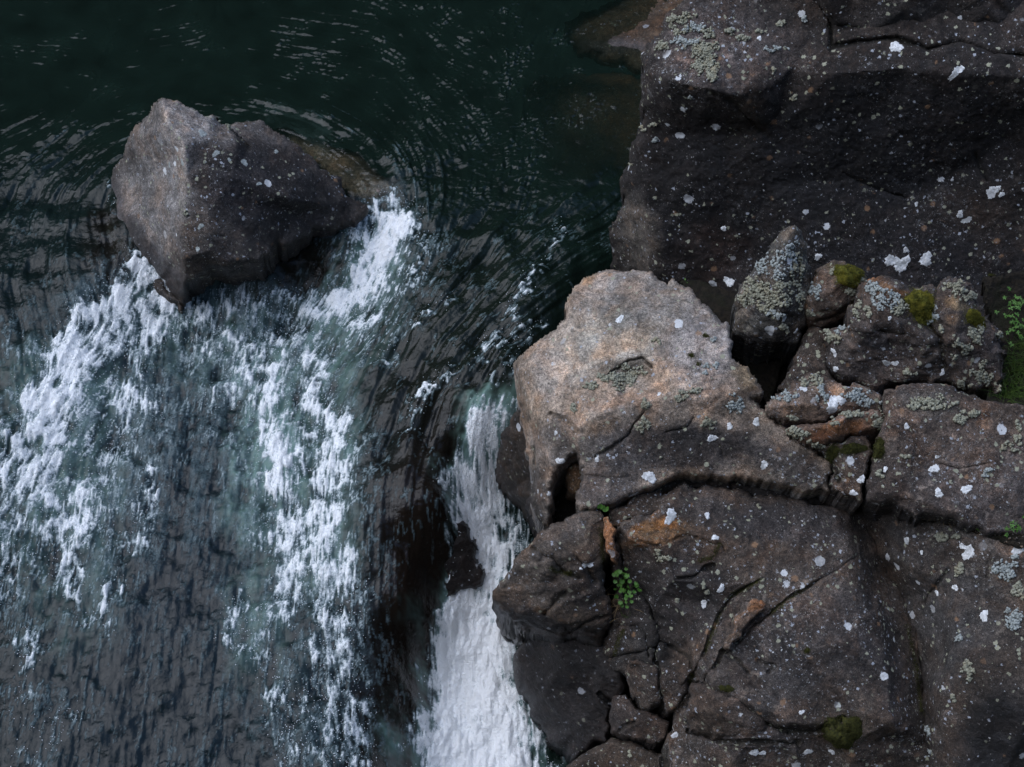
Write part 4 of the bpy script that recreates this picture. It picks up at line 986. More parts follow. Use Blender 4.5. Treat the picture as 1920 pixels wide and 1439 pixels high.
for q, st in enumerate(FOAM[:18]):
    ox, oy = ((.95, .5) if q == 0 else (-.2, .9) if st[0][:2] in ((500, 580), (690, 420)) else (0, .2))
    halo = np.maximum(halo, stroke([(x + ox * w, y + oy * w, w * 2.0 + 8, s_) for x, y, w, s_ in st]))
halo *= sstep(405, 450, PYg)
wf = .5 * rdg(t_mid2) + .42 * rdg(t_fine) + .40 * rdg(t_big2) + .2 * rdg(t_huge)
wf = (wf - wf.mean()) / wf.std()
foam = np.maximum(foam, sstep(.25, 1.5, wf + .3 * cloud) * np.clip(halo, 0, 1) * .78)
# faint threads of froth all over the broken water
fast = np.zeros(PXg.shape)
for st in [[(560,560,140,1),(500,800,260,1),(450,1100,300,.9),(400,1439,380,.8)], [(100,600,80,.8),(60,900,160,1),(100,1300,240,.8)],
           [(1100,440,70,.8),(900,560,130,.9),(800,720,130,1),(740,900,120,.9),(750,1200,120,.8),(760,1439,120,.8)],
           [(780,330,80,.6),(790,430,60,.8)], [(120,400,110,.75),(100,560,120,.8)], [(560,480,60,.8)] * 2,
           [(900,900,60,1),(900,1100,80,1),(900,1439,140,1)]]:
    fast = np.maximum(fast, stroke(st))
tongue = np.maximum(stroke([(1110,430,70,.9),(900,560,130,1),(800,700,120,1),(740,850,100,.8),(730,1050,80,.4)]), stroke([(120,400,110,.8),(100,560,110,.8)]))
mid_zone = sstep(540, 640, PYg) * sstep(700, 600, PXg - (PYg - 700) * .02)
thread = sstep(.35, 1.9, web + .35 * nb_huge + .25 * t_fine) * mid_zone * .50 * (.12 + .88 * sstep(1250, 800, PYg))
foam = np.maximum(foam, thread)
rap = np.maximum(stroke([(200,640,120,1),(250,850,190,1),(260,1050,210,.30),(260,1300,240,.06)]), stroke([(450,600,110,1),(520,800,130,1),(540,1050,130,.7),(580,1300,130,.5)]))
rap = np.maximum(rap, stroke([(740,410,60,.8),(740,500,60,.7),(680,600,70,.8)]))
foam = np.maximum(foam, rap * np.clip(.12 + .13 * sstep(-1, 1.5, nb_huge + .4 * nb_big) + .055 * web + .05 * L2, 0, .5))
foam = np.maximum(foam, .35 * sstep(.9, 2.2, web + .3 * cloud) * fast * (.25 + .75 * sstep(1250, 900, PYg)) * sstep(150, 500, PYg))
patchy = sstep(-.3, 1.6, nb_huge + .5 * nb_big)
arc = stroke([(90,300,60,1),(60,420,80,1),(120,560,90,1)]); arc = np.maximum(arc, stroke([(480,205,24,.8),(620,240,30,.8),(740,320,70,1),(800,430,80,1)])); arc = np.maximum(arc, stroke([(430,190,20,.6),(250,240,24,.8),(130,320,40,1)]))
arc = np.maximum(arc, stroke([(560,60,60,.22),(900,120,90,.25),(980,200,60,.5)])) * (.45 + .55 * patchy)
foam = np.maximum(foam, .34 * sstep(.6, 2.0, L1 + .3 * nb_mid) * arc * sstep(-.8, 1, L3))
foam = np.maximum(foam, .12 * sstep(1.3, 2.6, L1 + .4 * nb_mid + .3 * nb_huge) * fast)
foam = np.maximum(foam, 0)
# ripples
pool = 1 - fast
ZW = Z0.copy()
calm = sstep(400, 120, PYg + .22 * (PXg - 400)) * (1 - sstep(560, 900, PXg))
patchy = sstep(-.3, 1.6, nb_huge + .5 * nb_big)
patch2 = sstep(.9, 1.9, nb_huge + .55 * nb_big) * (.35 + .65 * sstep(450, 620, PXg)) * sstep(1250, 1100, PXg)
glz = np.maximum(stroke([(725,215,22,1),(760,260,32,1),(800,330,34,1),(800,390,30,.8)]), np.maximum(stroke([(850,200,60,.6),(930,300,60,.8),(960,380,50,.9)]), np.maximum(stroke([(540,90,30,.7),(620,120,26,.7)]), stroke([(960,60,40,.8),(975,160,36,.9),(960,260,40,.8)]))))
ripA = .0030 * glz * sstep(-1.2, .6, nb_big + .5 * nb_huge) + .0028 * pool * patch2 + .0006 + .0021 * pool * patchy * (1 - .75 * calm) + .0008 * arc + (.0009 + .0013 * patchy) * fast
ZW += ripA * (.55 * s_mid + .45 * nb_mid + .35 * t_mid2 + .16 * s_fine + .14 * nb_fine)
sw = np.maximum(arc * .8, tongue)
ZW += (.0005 + .0013 * sw + .0007 * fast) * L1 + (.0008 + .0050 * sw + .0012 * fast) * L2 + (.0015 + .009 * sw + .003 * fast) * L3
ZW += (.0008 + .0014 * arc + .0010 * fast) * (t_big * .7 + nb_mid * .12) + (.001 + .0040 * fast) * nb_big * (1 - .6 * tongue) + .018 * fast * nb_huge
damp = 1 - .25 * sstep(880, 1080, PYg + 40 * nb_huge) * sstep(640, 540, PXg) - .25 * tongue * sstep(900, 600, PXg)
ZW = Z0 + (ZW - Z0) * damp
ZW += .0012 * (1 - damp) * (s_mid * .6 + nb_fine * .3) + .006 * (1 - damp) * (t_huge + L3 * .6)
foam = np.maximum(foam, (1 - damp) * .9 * sstep(.5, 2.1, wf + .5 * L1 + .3 * nb_huge) * sstep(900, 1000, PYg))
fm = sstep(.15, .9, foam)
ZW += fm * (.008 + .0012 * t_mid2 + .0010 * nb_fine + .006 * t_big2 + .0015 * nb_mid) * (1 + .6 * sstep(1, 1.5, D))
rip = np.clip(.25 + .75 * fast + .25 * pool * (1 - calm) , 0, 1) * (1 - .4 * sstep(.3, .9, foam))
# what colour the water body has: deep green pool, brown where it runs thin over rock
deep = np.array([.0044, .0100, .0074]); slate = np.array([.006, .0105, .0135]); brown = np.array([.010, .0068, .0048])
bS = np.maximum(stroke([(300,700,220,.9),(350,1000,330,.95),(330,1300,360,.8),(330,1600,360,.6)]), stroke([(80,480,140,.35),(60,700,120,.6)]))
bB = np.maximum(stroke([(980,660,50,.2),(860,800,90,.7),(790,950,100,.95),(790,1100,90,1),(770,1300,90,1),(760,1500,90,1)]),
                np.maximum(stroke([(560,480,70,.8),(450,530,50,.9),(620,440,40,.7)]), stroke([(210,480,50,.7),(190,420,30,.6)])))
bB = np.maximum(bB, stroke([(880,620,140,.25),(800,760,120,.5)]))
body = deep[None, None] * (1 - bS[..., None]) + slate[None, None] * bS[..., None]
body = body * (1 - bB[..., None]) + brown[None, None] * bB[..., None]
body = body * (1 + .25 * nb_huge[..., None] * .4)
# clear water: only where something really lies under it
clear = np.zeros(PXg.shape)
m = np.zeros(PXg.shape, bool)
for rec in SUBMERGED:
    a, b, c_, d_ = rec['px']
    mm = (PXg > a - 10) & (PXg < b + 10) & (PYg > c_ - 10) & (PYg < d_ + 10)
    ys, xs = np.nonzero(mm)
    dn = Vector((0, 0, -1))
    for y, x in zip(ys.tolist(), xs.tolist()):
        p = Vector((GX[y, x], GY[y, x], Z0[y, x] + .02))
        dv = (p - Vector((0, 0, CAM_H))).normalized()
        h = rec['bvh'].ray_cast(p, dv, .9)
        if h[0] is not None: clear[y, x] = max(clear[y, x], math.exp(-h[3] * 2.4))
clear *= (1 - .8 * sstep(.1, .6, A)) * .85
# margins beyond the picture keep the same water going
lx = -5.3 - np.geomspace(.03, 60, 34)[::-1]; rx = gx[-1] + np.geomspace(.03, 3, 14)
by = 3.3 - np.geomspace(.03, 14, 24)[::-1]; ty = gy[-1] + np.geomspace(.03, 10, 24)
ax = np.concatenate([lx, gx, rx]); ay = np.concatenate([by, gy, ty])
pad = ((len(by), len(ty)), (len(lx), len(rx)))
GXa, GYa = np.meshgrid(ax, ay)
def pd(a): return np.pad(a, pad, mode='edge')
Za = pd(ZW)
ny, nx = Za.shape
VW = np.stack([GXa, GYa, Za], -1).reshape(-1, 3)
I = np.arange(ny * nx).reshape(ny, nx)
FW = np.stack([I[:-1, :-1], I[:-1, 1:], I[1:, 1:], I[1:, :-1]], -1).reshape(-1, 4)
water = new_mesh('river_water', VW, FW, M_WATER)
add_attr(water, 'foam', np.clip(pd(foam), 0, 1.6)); add_attr(water, 'aer', pd(A)); add_attr(water, 'clear', pd(clear)); add_attr(water, 'rip', pd(rip))
add_attr(water, 'body', np.stack([pd(body[..., q]) for q in range(3)], -1).reshape(-1, 3), 'FLOAT_COLOR')
tag(water, 'dark green river breaking into white rapids', None, None, 'structure')

# spray: loose drops thrown up beside the white water
rng = np.random.default_rng(5)
cand = np.argwhere((D > .25) & (D < 1.1) & (foam > .05))
sel = cand[rng.integers(0, len(cand), 9000)]
octV = np.array([(1, 0, 0), (-1, 0, 0), (0, 1, 0), (0, -1, 0), (0, 0, 1), (0, 0, -1)], float)
octF = np.array([(0, 2, 4), (2, 1, 4), (1, 3, 4), (3, 0, 4), (2, 0, 5), (1, 2, 5), (3, 1, 5), (0, 3, 5)])
px_ = np.stack([GX[sel[:, 0], sel[:, 1]], GY[sel[:, 0], sel[:, 1]], ZW[sel[:, 0], sel[:, 1]]], -1)
w_ = np.minimum(1.0, D[sel[:, 0], sel[:, 1]])
px_[:, :2] += rng.normal(0, .035, (len(sel), 2)); px_[:, 2] += np.abs(rng.normal(0, .05, len(sel))) * (.5 + w_) + .004
rad = rng.uniform(.0016, .0042, len(sel)) 
SV = (px_[:, None] + octV[None] * rad[:, None, None]).reshape(-1, 3)
SF = (np.arange(len(sel))[:, None, None] * 6 + octF[None]).reshape(-1, 3)
k = NT('spray_drops'); b = k.n('ShaderNodeBsdfPrincipled'); b.inputs['Base Color'].default_value = (.75, .8, .85, 1); b.inputs['Roughness'].default_value = .3
k.l(b.outputs[0], k.out.inputs[0])
spray = new_mesh('spray', SV, SF, k.m)
tag(spray, 'fine white spray drops over the rapids', 'spray', None, 'stuff')
# ------------------------------------------------------------------ ground far around in one sheet, with unseen hills added to shape the light
def ground():
    xs = np.concatenate([-np.geomspace(6, 420, 40)[::-1], np.linspace(-5.5, 5.5, 40), np.geomspace(6, 420, 40)])
    ys = np.concatenate([-np.geomspace(1, 420, 44)[::-1], np.linspace(0, 16, 50), np.geomspace(16.5, 420, 50)])
    X_, Y_ = np.meshgrid(xs, ys)
    P = np.stack([X_, Y_, X_ * 0], -1).reshape(-1, 3)
    # river runs from the upper left of the view down to the lower left, bank on the right
    right = sstep(1.6, 6, P[:, 0]); back = sstep(11.5, 24, P[:, 1]); front = sstep(-1.0, -9, P[:, 1]); left = sstep(-40, -70, P[:, 0])
    z = -2.4 + right * 3.4 + 9 * sstep(5, 26, P[:, 0])
    z = np.maximum(z, -2.4 + back * 27 + 10 * sstep(24, 90, P[:, 1]))  # unseen far hill, shaped to darken what the pool reflects
    z = np.maximum(z, -2.4 + front * 24)  # unseen hill behind the camera, added to keep sky light off front faces
    z = np.maximum(z, -2.4 + left * 26)
    d = np.clip((np.abs(P[:, 0]) + np.abs(P[:, 1] - 6) - 9) / 10, 0, 1)
    z += d * (1.6 * fbm(P, .22, 4, 77) + .5 * fbm(P, .9, 3, 78))
    P[:, 2] = z
    ny, nx = X_.shape
    I = np.arange(ny * nx).reshape(ny, nx)
    F = np.stack([I[:-1, :-1], I[:-1, 1:], I[1:, 1:], I[1:, :-1]], -1).reshape(-1, 4)
    o = new_mesh('ground', P, F, plain_mottled('ground_added_hills', (.018, .02, .012), (.045, .05, .028), 3, .95, .05, (.03, .027, .022)))
    o['kind'] = 'structure'
ground()
# ------------------------------------------------------------------ lichens, moss and plants on the rocks
def frame(n):
    n = Vector(n).normalized()
    a = n.orthogonal().normalized(); b = n.cross(a)
    return n, a, b
def press(rec, c, n, pts2, lift):
    """lay flat points (metres, in the tangent plane) onto the rock surface"""
    n, a, b = frame(n); out = []
    for (u, v), l in zip(pts2, lift):
        p = c + a * u + b * v
        h = rec['bvh'].ray_cast(p + n * .08, -n, .25)
        q = h[0] if h[0] is not None else p - n * .01
        out.append(q + n * l)
    return out
def mpp(dist): return dist / FPX
def rosette(rec, px, py, rx, seed, ry=None, mat=None, thick=.0018, name='lichen_rosette'):
    h = cast(rec, px, py)
    if h[0] is None: return
    rng = random.Random(seed)
    r = rx * mpp(h[3]); asp = (ry or rx) / rx
    ph = [rng.uniform(0, 6.28) for _ in range(6)]
    nr, na = 7, 44
    pts, lift = [(0, 0)], [thick]
    for i in range(1, nr + 1):
        for j in range(na):
            t = 6.2832 * j / na
            e = 1 + .24 * math.sin(2 * t + ph[0]) + .16 * math.sin(3 * t + ph[1]) + .10 * math.sin(9 * t + ph[2]) + .05 * math.sin(15 * t + ph[3]) + .04 * math.sin(22 * t + ph[4])
            f = i / nr
            rr = r * f * (1 + (e - 1) * f)
            pts.append((rr * math.cos(t), rr * math.sin(t) * asp))
            lift.append((thick * (1 + .5 * rng.uniform(-1, 1)) + .0015) if i < nr else -.002)
    V = press(rec, h[0], h[1], pts, lift)
    F = [(0, 1 + j, 1 + (j + 1) % na) for j in range(na)]
    Q = []
    for i in range(nr - 1):
        for j in range(na):
            a = 1 + i * na + j; b = 1 + i * na + (j + 1) % na
            Q.append((a, a + na, b + na, b))
    new_mesh(name, np.array([tuple(v) for v in V]), [np.array(F), np.array(Q)], mat or M_CRUST, origin=rec['org'], parent=rec['o'])
ICO_V = None
def ico():
    global ICO_V
    t = (1 + 5 ** .5) / 2
    V = np.array([(-1, t, 0), (1, t, 0), (-1, -t, 0), (1, -t, 0), (0, -1, t), (0, 1, t), (0, -1, -t), (0, 1, -t), (t, 0, -1), (t, 0, 1), (-t, 0, -1), (-t, 0, 1)]) / 1.9
    F = np.array([(0, 11, 5), (0, 5, 1), (0, 1, 7), (0, 7, 10), (0, 10, 11), (1, 5, 9), (5, 11, 4), (11, 10, 2), (10, 7, 6), (7, 1, 8), (3, 9, 4), (3, 4, 2), (3, 2, 6), (3, 6, 8), (3, 8, 9), (4, 9, 5), (2, 4, 11), (6, 2, 10), (8, 6, 7), (9, 8, 1)])
    return V, F
def clump(rec, px, py, rx, ry, n, size, seed, mat=None, name='lichen_clump', mound=.0, ang=0, spiky=False):
    """bushy growth: many tiny lobes seated on the rock inside a ragged ellipse of pixels"""
    rng = np.random.default_rng(seed)
    V0, F0 = ico(); VV = []; FF = []; k = 0
    ca, sa = math.cos(math.radians(ang)), math.sin(math.radians(ang))
    sub = rng.normal(0, .45, (max(3, n // 14), 2)) if mound == 0 else None
    for i in range(n):
        if sub is not None:
            c_ = sub[rng.integers(len(sub))]
            u, v = c_ + rng.normal(0, .16, 2)
            if u * u + v * v > 1.3: continue
        else:
            a = rng.uniform(0, 6.283); q = math.sqrt(rng.uniform(0, 1)) * 1.0
            if rng.random() < .22: q = 1 + abs(rng.normal(0, .22))
            u, v = q * math.cos(a) , q * math.sin(a)
            q *= 1.0
        x = px + ca * u * rx - sa * v * ry; y = py + sa * u * rx + ca * v * ry
        if mound:
            e_ = 1 + .16 * math.sin(2 * math.atan2(v, u) + seed) + .12 * math.sin(3 * math.atan2(v, u) + 2 * seed) + .07 * math.sin(7 * math.atan2(v, u))
            x = px + (x - px) * e_; y = py + (y - py) * e_
        h = cast(rec, x, y)
        if h[0] is None: continue
        nn, a_, b_ = frame(h[1])
        up = (nn + Vector((0, 0, .5))).normalized()
        hgt = mound * max(0, 1 - (u * u + v * v)) ** .8 if mound else rng.uniform(0, size * 1.2)
        p = np.array(h[0] + up * hgt)
        if spiky:
            L = size * rng.uniform(.8, 1.7); w = size * .28
            d = np.array(up) + rng.normal(0, .35, 3) + np.array(a_) * u * .6 * 0; d /= np.linalg.norm(d)
            s1 = np.cross(d, rng.normal(0, 1, 3)); s1 /= np.linalg.norm(s1) + 1e-9; s2 = np.cross(d, s1)
            b0 = p - d * size * .6
            VV.append(np.array([b0 + s1 * w, b0 - .5 * s1 * w + .87 * s2 * w, b0 - .5 * s1 * w - .87 * s2 * w, p + d * L * .6]))
            FF.append(np.array([(0, 1, 3), (1, 2, 3), (2, 0, 3)]) + k); k += 4
        else:
            s = size * rng.uniform(.45, 1.25)
            A = rng.normal(0, 1, (3, 3)); Qm, _ = np.linalg.qr(A)
            W = (V0 * (1 + .35 * rng.normal(0, 1, (12, 1)))) * np.array([1, 1, .75]) @ Qm * s
            VV.append(W + p); FF.append(F0 + k); k += 12
    if not VV: return
    V = np.concatenate(VV); F = np.concatenate(FF)
    if mound:   # a dome underneath closes the cushion
        pts, lift = [(0, 0)], [mound]
        h = cast(rec, px, py)
        if h[0] is not None:
            m_ = mpp(h[3]); na = 28; nr = 7
            n_, A_, B_ = frame(h[1]); V2 = [tuple(h[0] + n_ * mound * .8)]
            for i in range(1, nr + 1):
                for j in range(na):
                    f = i / nr; t = 6.2832 * j / na; e_ = 1 + .16 * math.sin(2 * t + seed) + .12 * math.sin(3 * t + 2 * seed) + .07 * math.sin(7 * t)
                    x = px + (ca * math.cos(t) * f * rx - sa * math.sin(t) * f * ry) * e_; y = py + (sa * math.cos(t) * f * rx + ca * math.sin(t) * f * ry) * e_
                    g = cast(rec, x, y)
                    if g[0] is None: q = Vector(V2[max(0, len(V2) - na)]) ; V2.append(tuple(q)); continue
                    up = (Vector(g[1]) + Vector((0, 0, .5))).normalized()
                    V2.append(tuple(g[0] + up * (mound * .85 * (1 - f * f) ** .8 * (1 + .25 * math.sin(5 * t + seed) * f) - .004)))
            F2 = [(0, 1 + j, 1 + (j + 1) % na) for j in range(na)]
            for i in range(nr - 1):
                for j in range(na):
                    a = 1 + i * na + j; b = 1 + i * na + (j + 1) % na
                    F2 += [(a, a + na, b + na), (a, b + na, b)]
            F = np.concatenate([F, np.array(F2) + len(V)]); V = np.concatenate([V, np.array(V2)])
    return new_mesh(name, V, F, mat or M_CLUMP, smooth=False, origin=rec['org'], parent=rec['o'])

sd = 100
# white rosettes  (px,py,radius)
for rec, L in ((BIG, [(1672,489,13),(1692,496,15),(1736,487,12),(1534,482,8),(1367,529,10),(1680,87,12),(1795,134,11),(1840,9,7),(1813,413,8),(1800,403,7),(1424,72,5),(1866,355,9),(1718,383,4),(1878,365,5),(1698,469,6),(1357,429,6)]),
               (PALE, [(1162,599,8),(1218,895,12),(1119,862,6),(1335,822,9),(1236,739,4),(1051,866,9),(1433,872,8),(1418,792,8),(1368,800,7),(1042,812,5)]),
               (MS, [(1258,968,14),(1326,967,6),(1341,1008,7),(1105,1058,8),(1221,947,9),(1503,1336,5),(1430,1412,6),(1515,1410,8),(1415,1412,9),(1560,1410,6),(1320,1132,7),(1352,1105,8)]),
               (LS, [(1562,766,15),(1578,752,9)]), (SL, [(1752,879,9),(1757,857,4),(1760,925,8),(1812,918,9),(1700,800,6),(1660,880,5)]),
               (RR, [(1700,1014,8),(1816,1037,12),(1845,1155,9),(1791,1102,6),(1805,1025,6),(1728,1036,4),(1757,1112,5),(1910,1028,12)]),
               (NB, [(1104,1059,8)]), (MB, [(1614,900,7),(1600,925,8)]), (LB, [(1662,681,7),(1678,682,6),(1563,661,7),(1566,693,6),(1668,597,4),(1808,545,6),(1767,700,5)]),
               (PT, [(1470,598,6),(1492,622,5),(1473,568,5)])):
    for px, py, r in L:
        sd += 1
        rosette(rec, px, py, r, sd, ry=r * random.uniform(.75, 1.0))
ROCKS_RB = ROCKS['angular grey boulder standing alone in the river, white water either side']
for px, py, r in [(380,250,9),(405,288,7),(458,305,8),(430,300,4),(376,425,6),(486,345,5),(371,468,5),(318,310,5),(342,305,6),(518,285,5)]:
    sd += 1; rosette(ROCKS_RB, px, py, r, sd, ry=r * .8, mat=M_CLUMPB, thick=.002)
# bushy lichen tufts (px,py,rx,ry,count)
for rec, L in ((PT, [(1455,500,34,26,150),(1425,540,32,22,150),(1470,545,28,26,120),(1440,570,36,16,120),(1400,560,16,22,70),(1495,500,14,26,60),(1480,465,18,16,60),(1450,590,20,10,50),(1465,615,14,12,40),(1500,560,12,20,40)]),
               (PALE, [(1180,700,34,16,130),(1145,712,30,14,90),(1120,722,28,8,50),(1238,858-0,1,1,2),(1205,796,14,14,80),(1325,792,17,13,90),(1378,757,18,18,100),(1208,758,16,11,60),(1280,746,14,9,50),(1300,735,24,7,50),(1336,640,8,6,20),(1232,640,14,8,24),(1075,765,7,14,24),(1160,718,30,20,60),(1330,690,16,14,30)]),
               (LB, [(1660,560,24,22,130),(1640,540,18,16,70),(1685,570,20,20,90),(1560,632,22,12,90),(1610,580,14,14,50),(1580,620,16,10,50),(1750,600,14,12,60),(1832,625,18,20,110),(1840,700,20,26,130),(1800,655,18,22,60),(1795,545,26,18,70),(1815,555,14,16,50),(1630,590,12,12,40),(1870,740,10,14,40),(1808,720,14,12,50),(1870,630,8,12,30),(1770,620,10,14,30),(1700,700,20,10,24)]),
               (SM, [(1530,545,14,22,60),(1560,510,14,8,30),(1595,548,18,10,50),(1520,590,16,10,40),(1605,530,10,12,30)]),
               (LS, [(1520,712,28,12,90),(1470,740,24,14,80),(1540,735,14,18,60),(1600,740,30,12,90),(1630,755,20,10,60),(1490,785,24,7,50)]),
               (RS, [(1500,812,22,10,110),(1530,832,16,8,50),(1600,776,40,7,120),(1650,790,16,16,110),(1560,790,24,6,40),(1480,806,14,8,50)]),
               (SL, [(1750,755,44,14,150),(1715,765,18,9,50),(1820,780,16,10,50),(1800,782,14,10,40),(1893,840,14,10,40),(1908,825,10,12,30),(1700,855,10,6,24),(1645,890,14,7,30),(1850,885,14,9,40),(1795,790,14,12,40),(1910,790,10,20,30)]),
               (BIG, [(1320,95,26,26,160),(1335,145,16,16,80),(1275,60,16,12,60),(1395,70,20,10,50),(1300,50,26,10,60),(1290,82,30,14,110),(1310,110,22,30,150),(1330,130,18,22,90),(1265,40,24,12,70),(1240,90,24,12,60),(1325,65,14,12,50),(1370,58,16,8,40),(1455,92,20,7,50),(1460,46,14,7,40),(1224,232,10,6,24),(1226,262,8,8,30),(1206,242,8,6,20),(1183,310,5,5,12),(1420,60,10,5,20),(1290,30,20,8,30),(1445,132,10,7,20),(1510,35,12,6,24),(1295,185,10,5,20),(1490,182,14,6,20)]),
               (RR, [(1768,1003,13,12,80),(1795,1008,12,7,30),(1800,1065,14,16,60),(1885,1070,26,18,140),(1912,1110,14,16,80),(1905,1160,22,22,140),(1815,1260,12,20,70),(1788,1308,6,8,24),(1660,1090,8,6,18),(1740,1420,8,12,36),(1900,1045,12,8,30),(1798,1195,8,14,24),(1744,1372,8,18,30)]),
               (MS, [(1240,1045,18,7,40),(1325,1105,10,10,30),(1230,1032,12,8,24),(1420,950,6,4,8),(1270,1125,6,8,14)]),
               (ROCKS_RB, [(415,228,14,6,20),(350,402,10,6,14),(430,240,10,5,14)])):
    for px, py, rx, ry, n in L:
        sd += 1
        clump(rec, px, py, rx, ry, int(n * 1.5), .0095, sd, mat=M_CLUMP if random.random() < .75 else M_CLUMPB)
# moss cushions
for rec, px, py, rx, ry, n, hgt, ang, m in ((SM, 1590, 517, 34, 17, 2200, .05, 14, M_MOSS), (LB, 1727, 575, 34, 26, 2400, .05, 35, M_MOSS), (LB, 1828, 598, 20, 15, 1000, .035, 30, M_MOSS),
                                       (MS, 1580, 1372, 33, 35, 3000, .07, 0, M_MOSSD), (SL, 1646, 842, 14, 22, 700, .02, 0, M_MOSSD), (MB, 1600, 842, 30, 10, 600, .02, 0, M_MOSSD), (MB, 1560, 850, 14, 18, 400, .02, 20, M_MOSSD),
                                       (PALE, 1296, 667, 6, 5, 120, .008, 0, M_MOSSD), (PALE, 1323, 630, 6, 5, 100, .008, 0, M_MOSSD), (PALE, 1310, 683, 5, 5, 80, .006, 0, M_MOSSD),
                                       (MS, 1362, 1292, 16, 8, 240, .012, 15, M_MOSSD), (MS, 1513, 1220, 7, 6, 120, .008, 0, M_MOSSD),
                                       (BIG, 1318, 552, 16, 8, 300, .02, 30, M_MOSSD), (BIG, 1860, 520, 10, 6, 150, .02, 30, M_MOSSD)):
    sd += 1
    clump(rec, px, py, rx, ry, n, .008, sd, mat=m, name='moss_cushion', mound=hgt, ang=ang, spiky=True)
# moss threads in the joints of the fractured slab
for rec, line in ((MS, [(1510,1103),(1467,1132),(1444,1152)]), (MS, [(1428,1087),(1395,1105),(1370,1118)]), (MS, [(1350,1150),(1335,1190),(1322,1225)]), (MS, [(1350,1020),(1335,1045),(1310,1052)]), (MS, [(1275,1320),(1288,1290),(1300,1262)]),
                  (MS, [(1700,1170),(1714,1230),(1722,1290),(1728,1340)]), (MS, [(1170,1180),(1160,1200),(1152,1230)]), (NB, [(1126,990),(1128,1030),(1134,1060)]), (MS, [(1240,1262),(1238,1290),(1230,1310)]), (NB, [(1030,1066),(1060,1076),(1072,1074)])):
    VV, FF, k = [], [], 0
    for (x0, y0), (x1, y1) in zip(line[:-1], line[1:]):
        for i in range(170):
            t = random.random(); x = x0 + (x1 - x0) * t + random.gauss(0, 2.6); y = y0 + (y1 - y0) * t + random.gauss(0, 2.6)
            h = cast(rec, x, y)
            if h[0] is None: continue
            p = h[0]; d = Vector(h[1]) + Vector((random.gauss(0, .5), random.gauss(0, .5), random.gauss(.3, .4))); d.normalize()
            a = d.orthogonal().normalized(); b = d.cross(a); w = .0022
            VV += [tuple(p + a * w), tuple(p - a * w * .5 + b * w * .87), tuple(p - a * w * .5 - b * w * .87), tuple(p + d * random.uniform(.006, .013))]
            FF += [(k, k + 1, k + 3), (k + 1, k + 2, k + 3), (k + 2, k, k + 3)]; k += 4
    new_mesh('moss_seam', np.array(VV), np.array(FF), M_MOSSD, smooth=False, origin=rec['org'], parent=rec['o'])

# ---- plants
def leaf_disc(c, n, r, lobes, rng, V, F):
    n, a, b = frame(n); k = len(V); na = 14
    V.append(tuple(c - n * r * .12))
    for j in range(na):
        t = 6.2832 * j / na + .3
        rr = r * (1 + .14 * math.cos(lobes * t)) * (.35 if j == 0 else 1)
        V.append(tuple(c + a * math.cos(t) * rr + b * math.sin(t) * rr + n * r * .14 * rng.uniform(0, 1)))
    for j in range(na): F.append((k, k + 1 + j, k + 1 + (j + 1) % na))
def stem(p, q, w, V, F, bend=None):
    k = len(V); d = (q - p); s = d.orthogonal().normalized() * w; t = d.cross(s).normalized() * w
    m = (p + q) / 2 + (bend or Vector((0, 0, 0)))
    for c_, f in ((p, 1), (m, .85), (q, .6)):
        for v in (s, (-s * .5 + t * .87), (-s * .5 - t * .87)): V.append(tuple(c_ + v * f))
    for r_ in (0, 3):
        for j in range(3): F.append((k + r_ + j, k + r_ + (j + 1) % 3, k + r_ + 3 + (j + 1) % 3, k + r_ + 3 + j))
